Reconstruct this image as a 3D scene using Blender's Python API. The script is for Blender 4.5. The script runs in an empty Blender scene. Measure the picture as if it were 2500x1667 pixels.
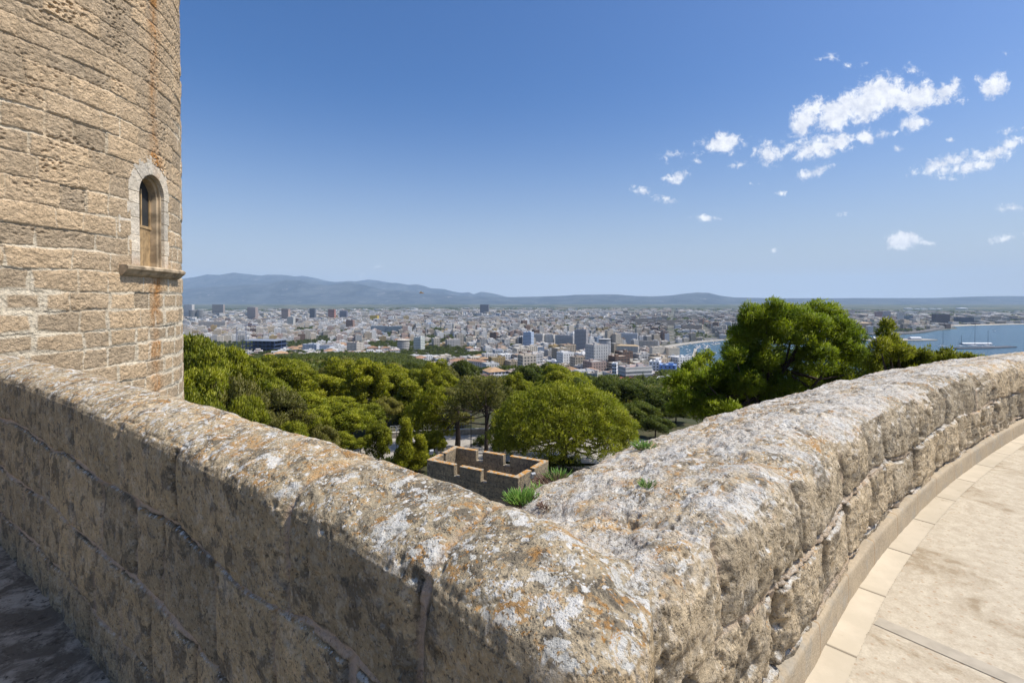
import bpy, math, numpy as np
from mathutils import Vector, Matrix
R = math.radians
SC = bpy.context.scene
COL = SC.collection
# ------------------------------------------------------------------ camera
F = 1196.3            # focal length in photo pixels
CX, CY = 1250.0, 746.7
PITCH = R(0.8)
cam_d = bpy.data.cameras.new('camera'); cam = bpy.data.objects.new('camera', cam_d); COL.objects.link(cam)
cam_d.sensor_width = 36.0; cam_d.lens = 36.0 * F / 2500.0
cam_d.shift_y = -(833.5 - CY) / 2500.0
cam_d.clip_start = 0.05; cam_d.clip_end = 90000
cam.location = (0, 0, 0); cam.rotation_euler = (R(90) - PITCH, 0, 0)
SC.camera = cam
# ------------------------------------------------------------------ sun and sky
SUN_AZ, SUN_EL = R(97), R(58)      # azimuth clockwise from +Y
sdir = Vector((math.sin(SUN_AZ) * math.cos(SUN_EL), math.cos(SUN_AZ) * math.cos(SUN_EL), math.sin(SUN_EL)))
sl = bpy.data.lights.new('sun', 'SUN'); sl.energy = 4.0; sl.angle = R(0.5); sl.color = (1.0, 0.95, 0.87)
so = bpy.data.objects.new('sun', sl); COL.objects.link(so)
so.rotation_euler = sdir.to_track_quat('Z', 'Y').to_euler()
SC.view_settings.view_transform = 'Standard'; SC.view_settings.look = 'None'
SC.view_settings.exposure = 0.30; SC.view_settings.gamma = 1.0
try: SC.view_settings.use_curve_mapping = False
except Exception: pass
SC.cycles.volume_bounces = 1; SC.cycles.max_bounces = 6; SC.cycles.transparent_max_bounces = 8
SC.cycles.diffuse_bounces = 3; SC.cycles.glossy_bounces = 2; SC.cycles.transmission_bounces = 3
SC.cycles.use_denoising = True

class NT:
    """small helper round a node tree"""
    def __init__(s, tree):
        s.t = tree; s.n = tree.nodes; s.l = tree.links
    def node(s, kind, **kw):
        nd = s.n.new(kind)
        for k, v in kw.items(): setattr(nd, k, v)
        return nd
    def put(s, sock, v):
        if v is None: return
        if isinstance(v, bpy.types.NodeSocket): s.l.new(v, sock)
        elif isinstance(v, (tuple, list)):
            n = len(sock.default_value); v = tuple(v)
            if len(v) == 3 and n == 4: v = v + (1.0,)
            sock.default_value = v
        else:
            try: sock.default_value = v
            except Exception: sock.default_value = (v, v, v)
    def math(s, op, a, b=None, c=None, clamp=False):
        nd = s.node('ShaderNodeMath', operation=op, use_clamp=clamp)
        s.put(nd.inputs[0], a)
        if b is not None: s.put(nd.inputs[1], b)
        if c is not None: s.put(nd.inputs[2], c)
        return nd.outputs[0]
    def vmath(s, op, a, b=None):
        nd = s.node('ShaderNodeVectorMath', operation=op)
        s.put(nd.inputs[0], a)
        if b is not None: s.put(nd.inputs[1], b)
        return nd
    def mix(s, f, a, b, mode='MIX'):
        nd = s.node('ShaderNodeMix', data_type='RGBA', blend_type=mode)
        s.put(nd.inputs[0], f); s.put(nd.inputs[6], a); s.put(nd.inputs[7], b)
        return nd.outputs[2]
    def noise(s, vec, scale, detail=4, rough=.55, dist=0.0, out=0):
        nd = s.node('ShaderNodeTexNoise')
        if vec is not None: s.l.new(vec, nd.inputs['Vector'])
        nd.inputs['Scale'].default_value = scale; nd.inputs['Detail'].default_value = detail
        nd.inputs['Roughness'].default_value = rough; nd.inputs['Distortion'].default_value = dist
        return nd.outputs[out]
    def voro(s, vec, scale, feature='F1', rnd=1.0, out='Distance'):
        nd = s.node('ShaderNodeTexVoronoi', feature=feature)
        if vec is not None: s.l.new(vec, nd.inputs['Vector'])
        nd.inputs['Scale'].default_value = scale; nd.inputs['Randomness'].default_value = rnd
        return nd.outputs[out]
    def ramp(s, v, a, b, lo=0.0, hi=1.0, smooth=True):
        nd = s.node('ShaderNodeMapRange', interpolation_type='SMOOTHSTEP' if smooth else 'LINEAR', clamp=True)
        s.put(nd.inputs[0], v); s.put(nd.inputs[1], a); s.put(nd.inputs[2], b); s.put(nd.inputs[3], lo); s.put(nd.inputs[4], hi)
        return nd.outputs[0]
    def scale(s, vec, v):
        return s.vmath('MULTIPLY', vec, v).outputs[0]
    def attr(s, name, out='Fac'):
        nd = s.node('ShaderNodeAttribute', attribute_name=name); return nd.outputs[out]
    def bump(s, h, strength, dist, nrm=None):
        nd = s.node('ShaderNodeBump'); s.put(nd.inputs['Height'], h)
        nd.inputs['Strength'].default_value = strength; nd.inputs['Distance'].default_value = dist
        if nrm is not None: s.l.new(nrm, nd.inputs['Normal'])
        return nd.outputs[0]

def mat(name):
    m = bpy.data.materials.new(name); m.use_nodes = True
    t = NT(m.node_tree); b = m.node_tree.nodes['Principled BSDF']
    b.inputs['Roughness'].default_value = .9
    b.inputs['Specular IOR Level'].default_value = .2
    return m, t, b

world = bpy.data.worlds.new('World'); SC.world = world; world.use_nodes = True
wt = NT(world.node_tree)
sky = wt.node('ShaderNodeTexSky', sky_type='NISHITA')
sky.sun_disc = False; sky.sun_elevation = SUN_EL; sky.sun_rotation = SUN_AZ
sky.altitude = 50; sky.air_density = 1.0; sky.dust_density = 2.4; sky.ozone_density = 3.0
tc = wt.node('ShaderNodeTexCoord')
sep = wt.node('ShaderNodeSeparateXYZ'); wt.l.new(tc.outputs['Generated'], sep.inputs[0])
ysafe = wt.math('MAXIMUM', sep.outputs[1], 0.02)
gu = wt.math('DIVIDE', sep.outputs[0], ysafe); gv = wt.math('DIVIDE', sep.outputs[2], ysafe)
cmb = wt.node('ShaderNodeCombineXYZ'); wt.put(cmb.inputs[0], gu); wt.put(cmb.inputs[1], gv)
gp = cmb.outputs[0]
# clouds: centre x, y, half length, half height (photo px), tilt degrees, strength; they lie on the sky sphere
CLOUDS = [(1965,288,50,26,-50,1.15),(2050,270,72,30,-32,1.15),(2130,245,78,40,-25,1.2),(2230,243,72,28,-8,1.15),(2300,232,46,22,-25,1.0),(1990,150,16,6,-10,.5),(2250,140,14,6,0,.4),(1700,395,20,7,10,.45),(2110,190,18,7,0,.5),
 (2420,215,25,40,60,.85),(2228,305,38,18,-5,1.05),(1755,352,60,22,-8,.95),(1875,375,40,26,-15,.75),(1985,362,65,24,-12,1.0),(2050,350,45,22,-15,1.0),(2105,335,25,18,-10,1.0),
 (2150,330,45,12,-12,.7),(1975,425,50,13,-20,.75),(2330,390,90,18,-14,.85),(2420,375,70,17,-14,.8),(2350,408,90,14,-8,.8),(2470,352,50,16,-14,.75),
 (1640,437,40,16,-20,.75),(1570,465,32,12,15,.6),(1625,487,32,11,8,.85),(1728,532,34,9,-4,.75),(1655,375,25,12,10,.6),(1805,405,28,11,0,.55),
 (2200,588,38,17,-3,1.15),(2260,593,22,8,0,.75),(2450,583,50,12,-8,.7),(2470,508,32,9,0,.65),(1888,611,9,6,0,.7),
 (2025,145,22,12,10,.6),(2110,160,30,12,-10,.5),(2065,165,14,9,20,.55),(2225,180,32,16,15,.55),(2470,320,30,10,-14,.6),(2315,343,13,8,0,.7),(2187,365,12,7,0,.7),
 (1905,473,14,6,0,.55),(1850,450,20,7,-5,.5),(2380,195,14,12,0,.55),(2060,525,40,7,-5,.4),(2350,250,18,12,0,.5),(2310,435,40,6,0,.45),(1610,390,25,9,15,.3),
 (885,672,22,11,-20,.45),(925,651,18,6,0,.5),(720,655,30,10,-20,.25),(2450,130,40,14,0,.25),(1840,400,50,8,-15,.3)]
wn1 = wt.noise(gp, 18, 8, .66, 0.5); wn2 = wt.noise(gp, 60, 8, .72, .4)
best = None
for (x, y, a, b, ang, st) in CLOUDS:
    mp = wt.node('ShaderNodeMapping', vector_type='TEXTURE')
    mp.inputs['Location'].default_value = ((x - 1250) / F, (730 - y) / F, 0)
    mp.inputs['Rotation'].default_value = (0, 0, -R(ang))
    mp.inputs['Scale'].default_value = (a * 1.75 / F, b * 1.9 / F, 1)
    wt.l.new(gp, mp.inputs['Vector'])
    ln = wt.vmath('LENGTH', mp.outputs[0]).outputs['Value']
    v = wt.math('MULTIPLY_ADD', ln, -st, st)
    best = v if best is None else wt.math('MAXIMUM', best, v)
best = wt.math('MAXIMUM', best, 0)
nn = wt.math('ADD', wt.math('MULTIPLY', wn1, .52), wt.math('MULTIPLY', wn2, .48))
dens = wt.math('ADD', best, wt.math('MULTIPLY', wt.math('SUBTRACT', nn, .5), 3.0))
dens = wt.ramp(dens, .28, .80); dens = wt.math('MULTIPLY', dens, wt.ramp(best, .02, .20))
dens = wt.math('MULTIPLY', dens, wt.ramp(sep.outputs[1], .05, .1))
hue = wt.node('ShaderNodeHueSaturation'); hue.inputs['Saturation'].default_value = 1.30; hue.inputs['Value'].default_value = 1.0
wt.l.new(sky.outputs[0], hue.inputs['Color'])
cloudc = wt.mix(wt.ramp(wt.noise(gp, 30, 5, .65), .35, .65), (6.6, 6.9, 7.7), (9.0, 9.1, 9.3))
skyt = wt.mix(1.0, hue.outputs[0], (.90, .99, 1.16), 'MULTIPLY')
lowk = wt.math('POWER', wt.math('SUBTRACT', 1.0, wt.ramp(sep.outputs[2], 0, .42, 0, 1, False)), 2.2)
skyt = wt.mix(wt.math('MULTIPLY', lowk, .95), skyt, (4.9, 5.5, 6.4))
skyc = wt.mix(wt.math('MULTIPLY', dens, .92), skyt, cloudc)
bg = world.node_tree.nodes['Background']; wt.l.new(skyc, bg.inputs[0]); bg.inputs[1].default_value = 0.10

# ------------------------------------------------------------------ numpy noise
def _hash(ix, iy, iz, seed):
    h = (ix.astype(np.uint32) * np.uint32(374761393) + iy.astype(np.uint32) * np.uint32(668265263)
         + iz.astype(np.uint32) * np.uint32(2147483647 ^ 0x5bd1e995) + np.uint32((seed * 2654435761) & 0xffffffff))
    h = (h ^ (h >> np.uint32(13))) * np.uint32(1274126177)
    h = (h ^ (h >> np.uint32(16))) * np.uint32(2246822519)
    return (h ^ (h >> np.uint32(15)))
def _rnd(ix, iy, iz, seed): return _hash(ix, iy, iz, seed).astype(np.float64) / 4294967295.0
def vnoise(p, seed=0):
    """smooth value noise of (N,3) points, -1..1"""
    i = np.floor(p).astype(np.int64); f = p - i; f = f * f * f * (f * (f * 6 - 15) + 10)
    out = 0
    for dx in (0, 1):
        wx = f[:, 0] if dx else 1 - f[:, 0]
        for dy in (0, 1):
            wy = f[:, 1] if dy else 1 - f[:, 1]
            for dz in (0, 1):
                wz = f[:, 2] if dz else 1 - f[:, 2]
                out = out + wx * wy * wz * _rnd(i[:, 0] + dx, i[:, 1] + dy, i[:, 2] + dz, seed)
    return out * 2 - 1
def fbm(p, oct=4, seed=0, gain=.5):
    a, s, o = 1.0, 0.0, 0
    for k in range(oct):
        o = o + a * vnoise(p * (2.03 ** k) + k * 7.3, seed + k); s += a; a *= gain
    return o / s
def worley(p, seed=0):
    i = np.floor(p).astype(np.int64); best = np.full(len(p), 9.0)
    for dx in (-1, 0, 1):
        for dy in (-1, 0, 1):
            for dz in (-1, 0, 1):
                c = i + np.array([dx, dy, dz])
                q = np.stack([c[:, 0] + _rnd(c[:, 0], c[:, 1], c[:, 2], seed), c[:, 1] + _rnd(c[:, 0], c[:, 1], c[:, 2], seed + 11),
                              c[:, 2] + _rnd(c[:, 0], c[:, 1], c[:, 2], seed + 23)], 1)
                best = np.minimum(best, ((q - p) ** 2).sum(1))
    return np.sqrt(best)
def sstep(x, a, b):
    t = np.clip((x - a) / (b - a), 0, 1); return t * t * (3 - 2 * t)

# ------------------------------------------------------------------ mesh helpers
def mesh_np(name, verts, faces, smooth=False, attrs=None, cattrs=None, mats=None, fmat=None, uv=None):
    """verts (N,3), faces (M,3|4) int array"""
    me = bpy.data.meshes.new(name)
    verts = np.ascontiguousarray(verts, dtype=np.float32); faces = np.ascontiguousarray(faces, dtype=np.int32)
    nf, k = faces.shape
    me.vertices.add(len(verts)); me.vertices.foreach_set('co', verts.ravel())
    me.loops.add(nf * k); me.loops.foreach_set('vertex_index', faces.ravel())
    me.polygons.add(nf); me.polygons.foreach_set('loop_start', np.arange(0, nf * k, k, dtype=np.int32))
    me.polygons.foreach_set('loop_total', np.full(nf, k, dtype=np.int32))
    if fmat is not None: me.polygons.foreach_set('material_index', np.asarray(fmat, dtype=np.int32))
    me.polygons.foreach_set('use_smooth', np.full(nf, bool(smooth)))
    for m in (mats or []): me.materials.append(m)
    me.update(calc_edges=True)
    if attrs:
        for an, (dom, arr) in attrs.items():
            a = me.attributes.new(an, 'FLOAT', dom); a.data.foreach_set('value', np.ascontiguousarray(arr, dtype=np.float32))
    if cattrs:
        for an, (dom, arr) in cattrs.items():
            a = me.attributes.new(an, 'FLOAT_COLOR', dom)
            a.data.foreach_set('color', np.ascontiguousarray(np.concatenate([arr, np.ones((len(arr), 1))], 1), dtype=np.float32).ravel())
    if uv is not None:
        u = me.uv_layers.new(name='UVMap'); u.data.foreach_set('uv', np.ascontiguousarray(uv, dtype=np.float32).ravel())
    return me
def set_normals(me, N_):
    a = me.attributes.new('custom_normal', 'FLOAT_VECTOR', 'POINT'); a.data.foreach_set('vector', np.ascontiguousarray(N_, dtype=np.float32).ravel())
def link(name, me, parent=None, loc=None):
    o = bpy.data.objects.new(name, me); COL.objects.link(o)
    if parent is not None: o.parent = parent
    if loc is not None: o.location = loc
    return o
def tag(o, label=None, cat=None, group=None, kind=None):
    if label: o['label'] = label
    if cat: o['category'] = cat
    if group: o['group'] = group
    if kind: o['kind'] = kind
    return o
def empty(name, loc=(0, 0, 0), rz=0.0, label=None, cat=None, group=None):
    o = bpy.data.objects.new(name, None); COL.objects.link(o); o.location = loc; o.rotation_euler = (0, 0, rz)
    o.empty_display_size = .5
    return tag(o, label, cat, group)
def dup(root, loc, rz=0, sc=1.0, label=None):
    r = root.copy(); COL.objects.link(r); r.location = loc; r.rotation_euler = (0, 0, rz); r.scale = (sc, sc, sc) if not isinstance(sc, tuple) else sc
    if label: r['label'] = label
    for ch in list(root.children):
        c = ch.copy(); COL.objects.link(c); c.parent = r
        for g in list(ch.children):
            d = g.copy(); COL.objects.link(d); d.parent = c
    return r
class MB:
    """collects boxes, tubes and prisms, builds one mesh of quads/ngons"""
    def __init__(s): s.v = []; s.f = []; s.m = []
    def add(s, vs, fs, mi=0):
        o = len(s.v); s.v += [tuple(v) for v in vs]; s.f += [tuple(i + o for i in f) for f in fs]; s.m += [mi] * len(fs); return s
    def box(s, x0, y0, z0, x1, y1, z1, mi=0, bottom=True):
        vs = [(x0, y0, z0), (x1, y0, z0), (x1, y1, z0), (x0, y1, z0), (x0, y0, z1), (x1, y0, z1), (x1, y1, z1), (x0, y1, z1)]
        fs = [(0, 1, 5, 4), (1, 2, 6, 5), (2, 3, 7, 6), (3, 0, 4, 7), (4, 5, 6, 7)] + ([(3, 2, 1, 0)] if bottom else [])
        return s.add(vs, fs, mi)
    def prism(s, pts, z0, z1, mi=0):
        n = len(pts); vs = [(p[0], p[1], z0) for p in pts] + [(p[0], p[1], z1) for p in pts]
        fs = [(i, (i + 1) % n, (i + 1) % n + n, i + n) for i in range(n)] + [tuple(range(n, 2 * n)), tuple(range(n - 1, -1, -1))]
        return s.add(vs, fs, mi)
    def tube(s, pts, rad, n=6, mi=0):
        pts = [Vector(p) for p in pts]; rad = rad if isinstance(rad, (list, tuple)) else [rad] * len(pts)
        vs = []; fs = []
        for k, p in enumerate(pts):
            d = (pts[min(k + 1, len(pts) - 1)] - pts[max(k - 1, 0)]).normalized()
            a = d.cross(Vector((0, 0, 1)) if abs(d.z) < .9 else Vector((1, 0, 0))).normalized(); b = d.cross(a)
            for i in range(n):
                t = 2 * math.pi * i / n; vs.append(p + (a * math.cos(t) + b * math.sin(t)) * rad[k])
        for k in range(len(pts) - 1):
            for i in range(n):
                j = (i + 1) % n; fs.append((k * n + i, k * n + j, (k + 1) * n + j, (k + 1) * n + i))
        fs.append(tuple(range(n - 1, -1, -1))); fs.append(tuple(range((len(pts) - 1) * n, len(pts) * n)))
        return s.add(vs, fs, mi)
    def build(s, name, mats, parent=None, smooth=False):
        me = bpy.data.meshes.new(name); me.from_pydata([tuple(v) for v in s.v], [], s.f)
        for m in (mats if isinstance(mats, (list, tuple)) else [mats]): me.materials.append(m)
        me.polygons.foreach_set('material_index', s.m)
        if smooth: me.polygons.foreach_set('use_smooth', [True] * len(s.f))
        me.update(); return link(name, me, parent)
def ray(nx, ny):
    """direction (y = 1) seen at photo pixel nx, ny"""
    d = Vector(((nx - CX) / F, -(ny - CY) / F, -1.0)); d = Matrix.Rotation(R(90) - PITCH, 3, 'X') @ d
    return d / d.y
def catmull(pts, n_per=12):
    P = np.array(pts, float); P = np.vstack([2 * P[0] - P[1], P, 2 * P[-1] - P[-2]]); out = []
    for i in range(1, len(P) - 2):
        t = np.linspace(0, 1, n_per, endpoint=False)[:, None]
        out.append(.5 * ((2 * P[i]) + (-P[i - 1] + P[i + 1]) * t + (2 * P[i - 1] - 5 * P[i] + 4 * P[i + 1] - P[i + 2]) * t ** 2
                         + (-P[i - 1] + 3 * P[i] - 3 * P[i + 1] + P[i + 2]) * t ** 3))
    out.append(P[-2][None]); return np.vstack(out)
def resample(C, s_new):
    d = np.concatenate([[0], np.cumsum(np.linalg.norm(np.diff(C, axis=0), axis=1))])
    return np.stack([np.interp(s_new, d, C[:, k]) for k in range(C.shape[1])], 1), d[-1]
def simple_mat(name, col, rough=.8, var=.12, scale=2.0, spec=.2):
    m, t, b = mat(name)
    co = t.node('ShaderNodeTexCoord').outputs['Object']
    n = t.noise(co, scale, 5); f = t.ramp(n, .3, .7, 1 - var, 1 + var)
    c = t.mix(1.0, col, f, 'MULTIPLY'); t.put(b.inputs['Base Color'], c); b.inputs['Roughness'].default_value = rough
    b.inputs['Specular IOR Level'].default_value = spec
    return m
# ================================================================== foreground masonry
def stone_mat(name, base1, base2, mortar, lichen=1.0, orange=1.0, dark=1.0, lich_face=0.15, pit=1.0, rust=False, face_tint=None, brick=None):
    m, t, b = mat(name)
    co = t.node('ShaderNodeTexCoord').outputs['Object']
    gn = t.node('ShaderNodeNewGeometry').outputs['Normal']
    sx = t.node('ShaderNodeSeparateXYZ'); t.l.new(gn, sx.inputs[0])
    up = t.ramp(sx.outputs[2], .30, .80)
    jt = t.attr('jt'); bid = t.attr('bid')
    if brick is not None:
        dx_, dy_, bs = brick
        a1 = t.vmath('DOT_PRODUCT', co, (dx_, dy_, 0)).outputs['Value']; a2 = t.vmath('DOT_PRODUCT', co, (-dy_, dx_, 0)).outputs['Value']; nd_ = t.math('ABSOLUTE', t.vmath('DOT_PRODUCT', gn, (dx_, dy_, 0)).outputs['Value'])
        pick = t.math('GREATER_THAN', nd_, .6); uu_ = t.math('ADD', t.math('MULTIPLY', a1, t.math('SUBTRACT', 1.0, pick)), t.math('MULTIPLY', a2, pick)); cb = t.node('ShaderNodeCombineXYZ'); t.l.new(uu_, cb.inputs[0]); t.l.new(sx.outputs[2], cb.inputs[2])
        sz_ = t.node('ShaderNodeSeparateXYZ'); t.l.new(co, sz_.inputs[0]); t.l.new(sz_.outputs[2], cb.inputs[1]); cb.inputs[2].default_value = 0
        for l_ in list(cb.inputs[2].links): t.l.remove(l_)
        br = t.node('ShaderNodeTexBrick'); t.l.new(cb.outputs[0], br.inputs['Vector']); br.inputs['Scale'].default_value = bs; br.inputs['Mortar Size'].default_value = .022; br.inputs['Mortar Smooth'].default_value = .3; br.inputs['Brick Width'].default_value = .85; br.inputs['Row Height'].default_value = .42
        br.inputs['Color1'].default_value = (0, 0, 0, 1); br.inputs['Color2'].default_value = (1, 1, 1, 1); jt = br.outputs['Fac']; bid = br.outputs['Color']
    n1 = t.noise(co, 1.6, 5, .6); n2 = t.noise(co, 9, 7, .65); n3 = t.noise(co, 55, 6, .7)
    c = t.mix(t.ramp(n1, .38, .62), base1, base2)
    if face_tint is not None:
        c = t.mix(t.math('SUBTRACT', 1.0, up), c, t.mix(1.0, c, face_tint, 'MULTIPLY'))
    c = t.mix(1.0, c, t.mix(bid, (.80, .80, .82), (1.20, 1.14, 1.08)), 'MULTIPLY')
    c = t.mix(1.0, c, t.ramp(n2, .25, .75, .74, 1.22, False), 'MULTIPLY')
    c = t.mix(1.0, c, t.ramp(n3, .3, .7, .74, 1.24, False), 'MULTIPLY')
    # dark crust
    dk = t.math('MULTIPLY', t.ramp(t.noise(co, 5, 8, .68, .4), .51, .58), t.math('MULTIPLY', dark, .62))
    c = t.mix(dk, c, (.105, .092, .072))
    dk2 = t.math('MULTIPLY', t.ramp(t.noise(co, 34, 7, .74, .3), .54, .61), .68 * dark)
    c = t.mix(dk2, c, (.075, .065, .052))
    # mortar
    c = t.mix(t.math('MULTIPLY', jt, .92), c, t.mix(1.0, mortar, t.ramp(n3, .3, .7, .85, 1.1, False), 'MULTIPLY'))
    c = t.mix(t.math('MULTIPLY', t.attr('ck'), .8), c, (.05, .04, .03))  # crevice darkness painted along the cracks, on top of their relief
    # lichens grow on the upward faces
    if orange:
        o1 = t.ramp(t.noise(t.vmath('ADD', co, (3.1, 7.7, 1.2)).outputs[0], 6.5, 7, .66, .5), .54, .585)
        o2 = t.ramp(t.noise(t.vmath('ADD', co, (9.1, 2.7, 4.2)).outputs[0], 26, 6, .66, .4), .56, .61)
        om = t.math('MULTIPLY', t.math('MULTIPLY', t.math('MAXIMUM', t.math('MULTIPLY', o1, t.ramp(n3, .35, .6, .3, 1)), o2), up), .8 * orange)
        c = t.mix(om, c, t.mix(t.ramp(n2, .4, .6), (.45, .22, .055), (.55, .36, .17)))
    if lichen:
        l1 = t.ramp(t.noise(t.vmath('ADD', co, (1.3, .4, 5.2)).outputs[0], 6.0, 8, .70, .6), .545, .575)
        vv = t.vmath('ADD', co, t.scale(t.noise(co, 25, 3, .6, 0, 1), (.05, .05, .05))).outputs[0]
        spots = t.ramp(t.voro(vv, 17), .30, .24)
        l2 = t.math('MULTIPLY', spots, t.ramp(t.voro(vv, 17, out='Color'), .50, .53))
        l3 = t.math('MULTIPLY', t.ramp(t.voro(vv, 43), .33, .25), t.ramp(t.noise(co, 7, 3), .44, .52))
        lm = t.math('MAXIMUM', t.math('MAXIMUM', t.math('MULTIPLY', l1, t.ramp(n3, .38, .47)), l2), l3)
        w = t.math('MAXIMUM', t.math('MULTIPLY', up, min(1.0, lichen)), lich_face)
        lm = t.math('MULTIPLY', t.math('MULTIPLY', t.math('MULTIPLY', lm, w), .92), t.math('SUBTRACT', 1.0, jt))
        c = t.mix(lm, c, t.mix(t.ramp(n2, .4, .62), (.60, .575, .50), (.77, .745, .68)))
        if lichen > 1.0:   # broad bleached film
            bl = t.math('MULTIPLY', t.math('MULTIPLY', t.ramp(t.noise(co, 2.6, 7, .62, .5), .42, .56), up), lichen - 1.0)
            c = t.mix(t.math('MULTIPLY', bl, t.ramp(n3, .3, .62)), c, (.66, .63, .565))
    if rust:
        c = t.mix(t.math('MULTIPLY', t.attr('rust'), t.ramp(t.noise(t.scale(co, (1, 1, .35)), 7, 6, .65), .34, .66, .15, 1.0)), c, (.47, .235, .085))
    pv = t.scale(co, (1, 1, .75))
    pit_shade = t.math('MULTIPLY', t.math('MULTIPLY', t.ramp(t.voro(pv, 60), .26, .10), t.ramp(t.noise(co, 12, 3), .44, .58)), .55 * min(1.0, pit))  # shade inside the small pits, painted into the stone colour
    c = t.mix(pit_shade, c, (.085, .07, .05))
    t.put(b.inputs['Base Color'], c)
    # fine relief
    pits = t.ramp(t.voro(pv, 60), .0, .42); pitm = t.ramp(t.noise(co, 12, 3), .42, .6)
    h = t.math('ADD', t.math('MULTIPLY', t.noise(co, 95, 6, .75), .5), t.math('MULTIPLY', t.math('MULTIPLY', pits, pitm), .45 * pit))
    h = t.math('ADD', h, t.math('MULTIPLY', t.noise(co, 26, 5, .7), .8))
    h = t.math('ADD', h, t.math('MULTIPLY', t.math('MULTIPLY', t.ramp(t.voro(pv, 120), .0, .40), t.ramp(t.noise(co, 8, 4), .4, .6)), .35 * pit))
    t.l.new(t.bump(h, 1.0, .020), b.inputs['Normal'])
    b.inputs['Roughness'].default_value = .95; b.inputs['Specular IOR Level'].default_value = .12
    return m

def sweep_wall(name, curve, side, prof, m, du_k, ds, relief, rows, cap_joint, seed, far_prof_step=.25, u_min=None, mortar_in=.012, pillow=.02, sag=0.0, nose=False, rowk=1.0, vk=1.0):
    """masonry wall: curve = inner foot line, prof = (offset, z) from the inner foot over the coping and down the outside"""
    C = catmull(curve, 24)
    L = resample(C, np.array([0.0]))[1]
    # stations denser close to the camera
    us = [0.0]
    Cs, _ = resample(C, np.linspace(0, L, 4000)); dist = np.linalg.norm(Cs, axis=1)
    while us[-1] < L:
        d = np.interp(us[-1], np.linspace(0, L, 4000), dist); us.append(us[-1] + max(.005, d * du_k))
    u = np.array(us[:-1] + [L])
    P, _ = resample(C, u)
    T = np.gradient(P, axis=0); T /= np.linalg.norm(T, axis=1)[:, None]
    N = np.stack([-T[:, 1], T[:, 0]], 1) * side
    ug = np.linspace(0, L, 2000); kk = int(.75 / (L / 2000)); Ng = np.stack([np.interp(ug, u, N[:, i]) for i in (0, 1)], 1); Np_ = np.pad(Ng, ((kk, kk), (0, 0)), mode='edge'); cs_ = np.cumsum(np.vstack([[0, 0], Np_]), 0); Ng = (cs_[2 * kk:-1] - cs_[:-2 * kk - 1]) / (2 * kk)
    if nose: wn_ = sstep(ug, .9, 2.2)[:, None]; w2_ = sstep(ug, .1, 1.1)[:, None]; Ng = Ng * wn_ + (np.array([[.58, .81]]) * w2_ + np.array([[.12, 1.0]]) * (1 - w2_)) * (1 - wn_)
    Ng /= np.linalg.norm(Ng, axis=1)[:, None]; N = np.stack([np.interp(u, ug[:len(Ng)], Ng[:, i]) for i in (0, 1)], 1)
    Q = catmull(prof, 10); SL = resample(Q, np.array([0.0]))[1]
    qd = np.concatenate([[0], np.cumsum(np.linalg.norm(np.diff(Q, axis=0), axis=1))])
    ss = [0.0]
    while ss[-1] < SL:
        zq = np.interp(ss[-1], qd, Q[:, 1]); oq = np.interp(ss[-1], qd, Q[:, 0])
        st = ds if (zq > -2.3 and oq < max(p[0] for p in prof) - .02) else (ds * 1.6 if zq > -3.6 and oq < .2 else .12 if zq > -2.5 else .8)
        ss.append(ss[-1] + st)
    s = np.array(ss[:-1] + [SL]); q, _ = resample(Q, s)
    nu, ns = len(u), len(s)
    sagm = (np.exp(-(u / (.38 if nose else 1.35)) ** 2) * (sag))[:, None] * sstep(q[None, :, 0], .0, .5)
    X = P[:, None, 0] + N[:, None, 0] * q[None, :, 0]; Y = P[:, None, 1] + N[:, None, 1] * q[None, :, 0]
    Z = np.repeat(q[None, :, 1], nu, 0) - sagm
    V = np.stack([X, Y, Z], -1)
    tu = np.gradient(V, axis=0); ts = np.gradient(V, axis=1)
    NR = np.cross(tu, ts); NR /= np.linalg.norm(NR, axis=-1)[..., None] + 1e-9
    mid = NR[nu // 2, np.argmax(q[:, 1])]
    if mid[2] < 0: NR = -NR
    p = V.reshape(-1, 3); nr = NR.reshape(-1, 3)
    U = np.repeat(u[:, None], ns, 1).ravel(); S = np.repeat(s[None], nu, 0).ravel(); ZZ = p[:, 2]; OFF = np.repeat(q[None, :, 0], nu, 0).ravel()
    # block pattern
    wz = ZZ + .035 * vnoise(p * 1.3, seed + 4) + .018 * vnoise(p * 3.1, seed) + .008 * vnoise(p * 11, seed + 1)
    wu = U + .02 * vnoise(p * 3.7, seed + 2) + .008 * vnoise(p * 13, seed + 3)
    rs = np.random.RandomState(seed)
    jd = np.full(len(p), 9.0); bid = np.zeros(len(p))
    face = OFF < .35
    zs = sorted(rows, reverse=True)
    row = np.zeros(len(p), int)
    for k, z in enumerate(zs): row[(wz < z) & face] = k + 1
    jr = np.full(len(p), 9.0)
    for z in zs:
        jr = np.where(face, np.minimum(jr, np.abs(wz - z)), jr)
    if rowk < 1: jr = jr + (.02 * sstep(vnoise(p * 1.6, seed + 44), -.1, .5)) * (1 - rowk) * 2
    jd = np.minimum(jd, jr)
    for k in range(len(zs) + 1):
        lo, hi = (cap_joint if k == 0 else (.45, .95))
        b = [-rs.rand()]
        while b[-1] < L + 1: b.append(b[-1] + lo + (hi - lo) * rs.rand())
        b = np.array(b); msk = row == k
        i = np.clip(np.searchsorted(b, wu[msk]) - 1, 0, len(b) - 2)
        dd = np.minimum(wu[msk] - b[i], b[i + 1] - wu[msk])
        jd[msk] = np.minimum(jd[msk], np.abs(dd)); bid[msk] = rs.rand(len(b))[i]
    jw = .012 + .010 * (vnoise(p * 2.3, seed + 5) + .3)
    jt = 1 - sstep(jd, jw * .6, jw * 1.5 + .006)
    isface = sstep(np.abs(nr[:, 2]), .75, .35)
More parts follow.
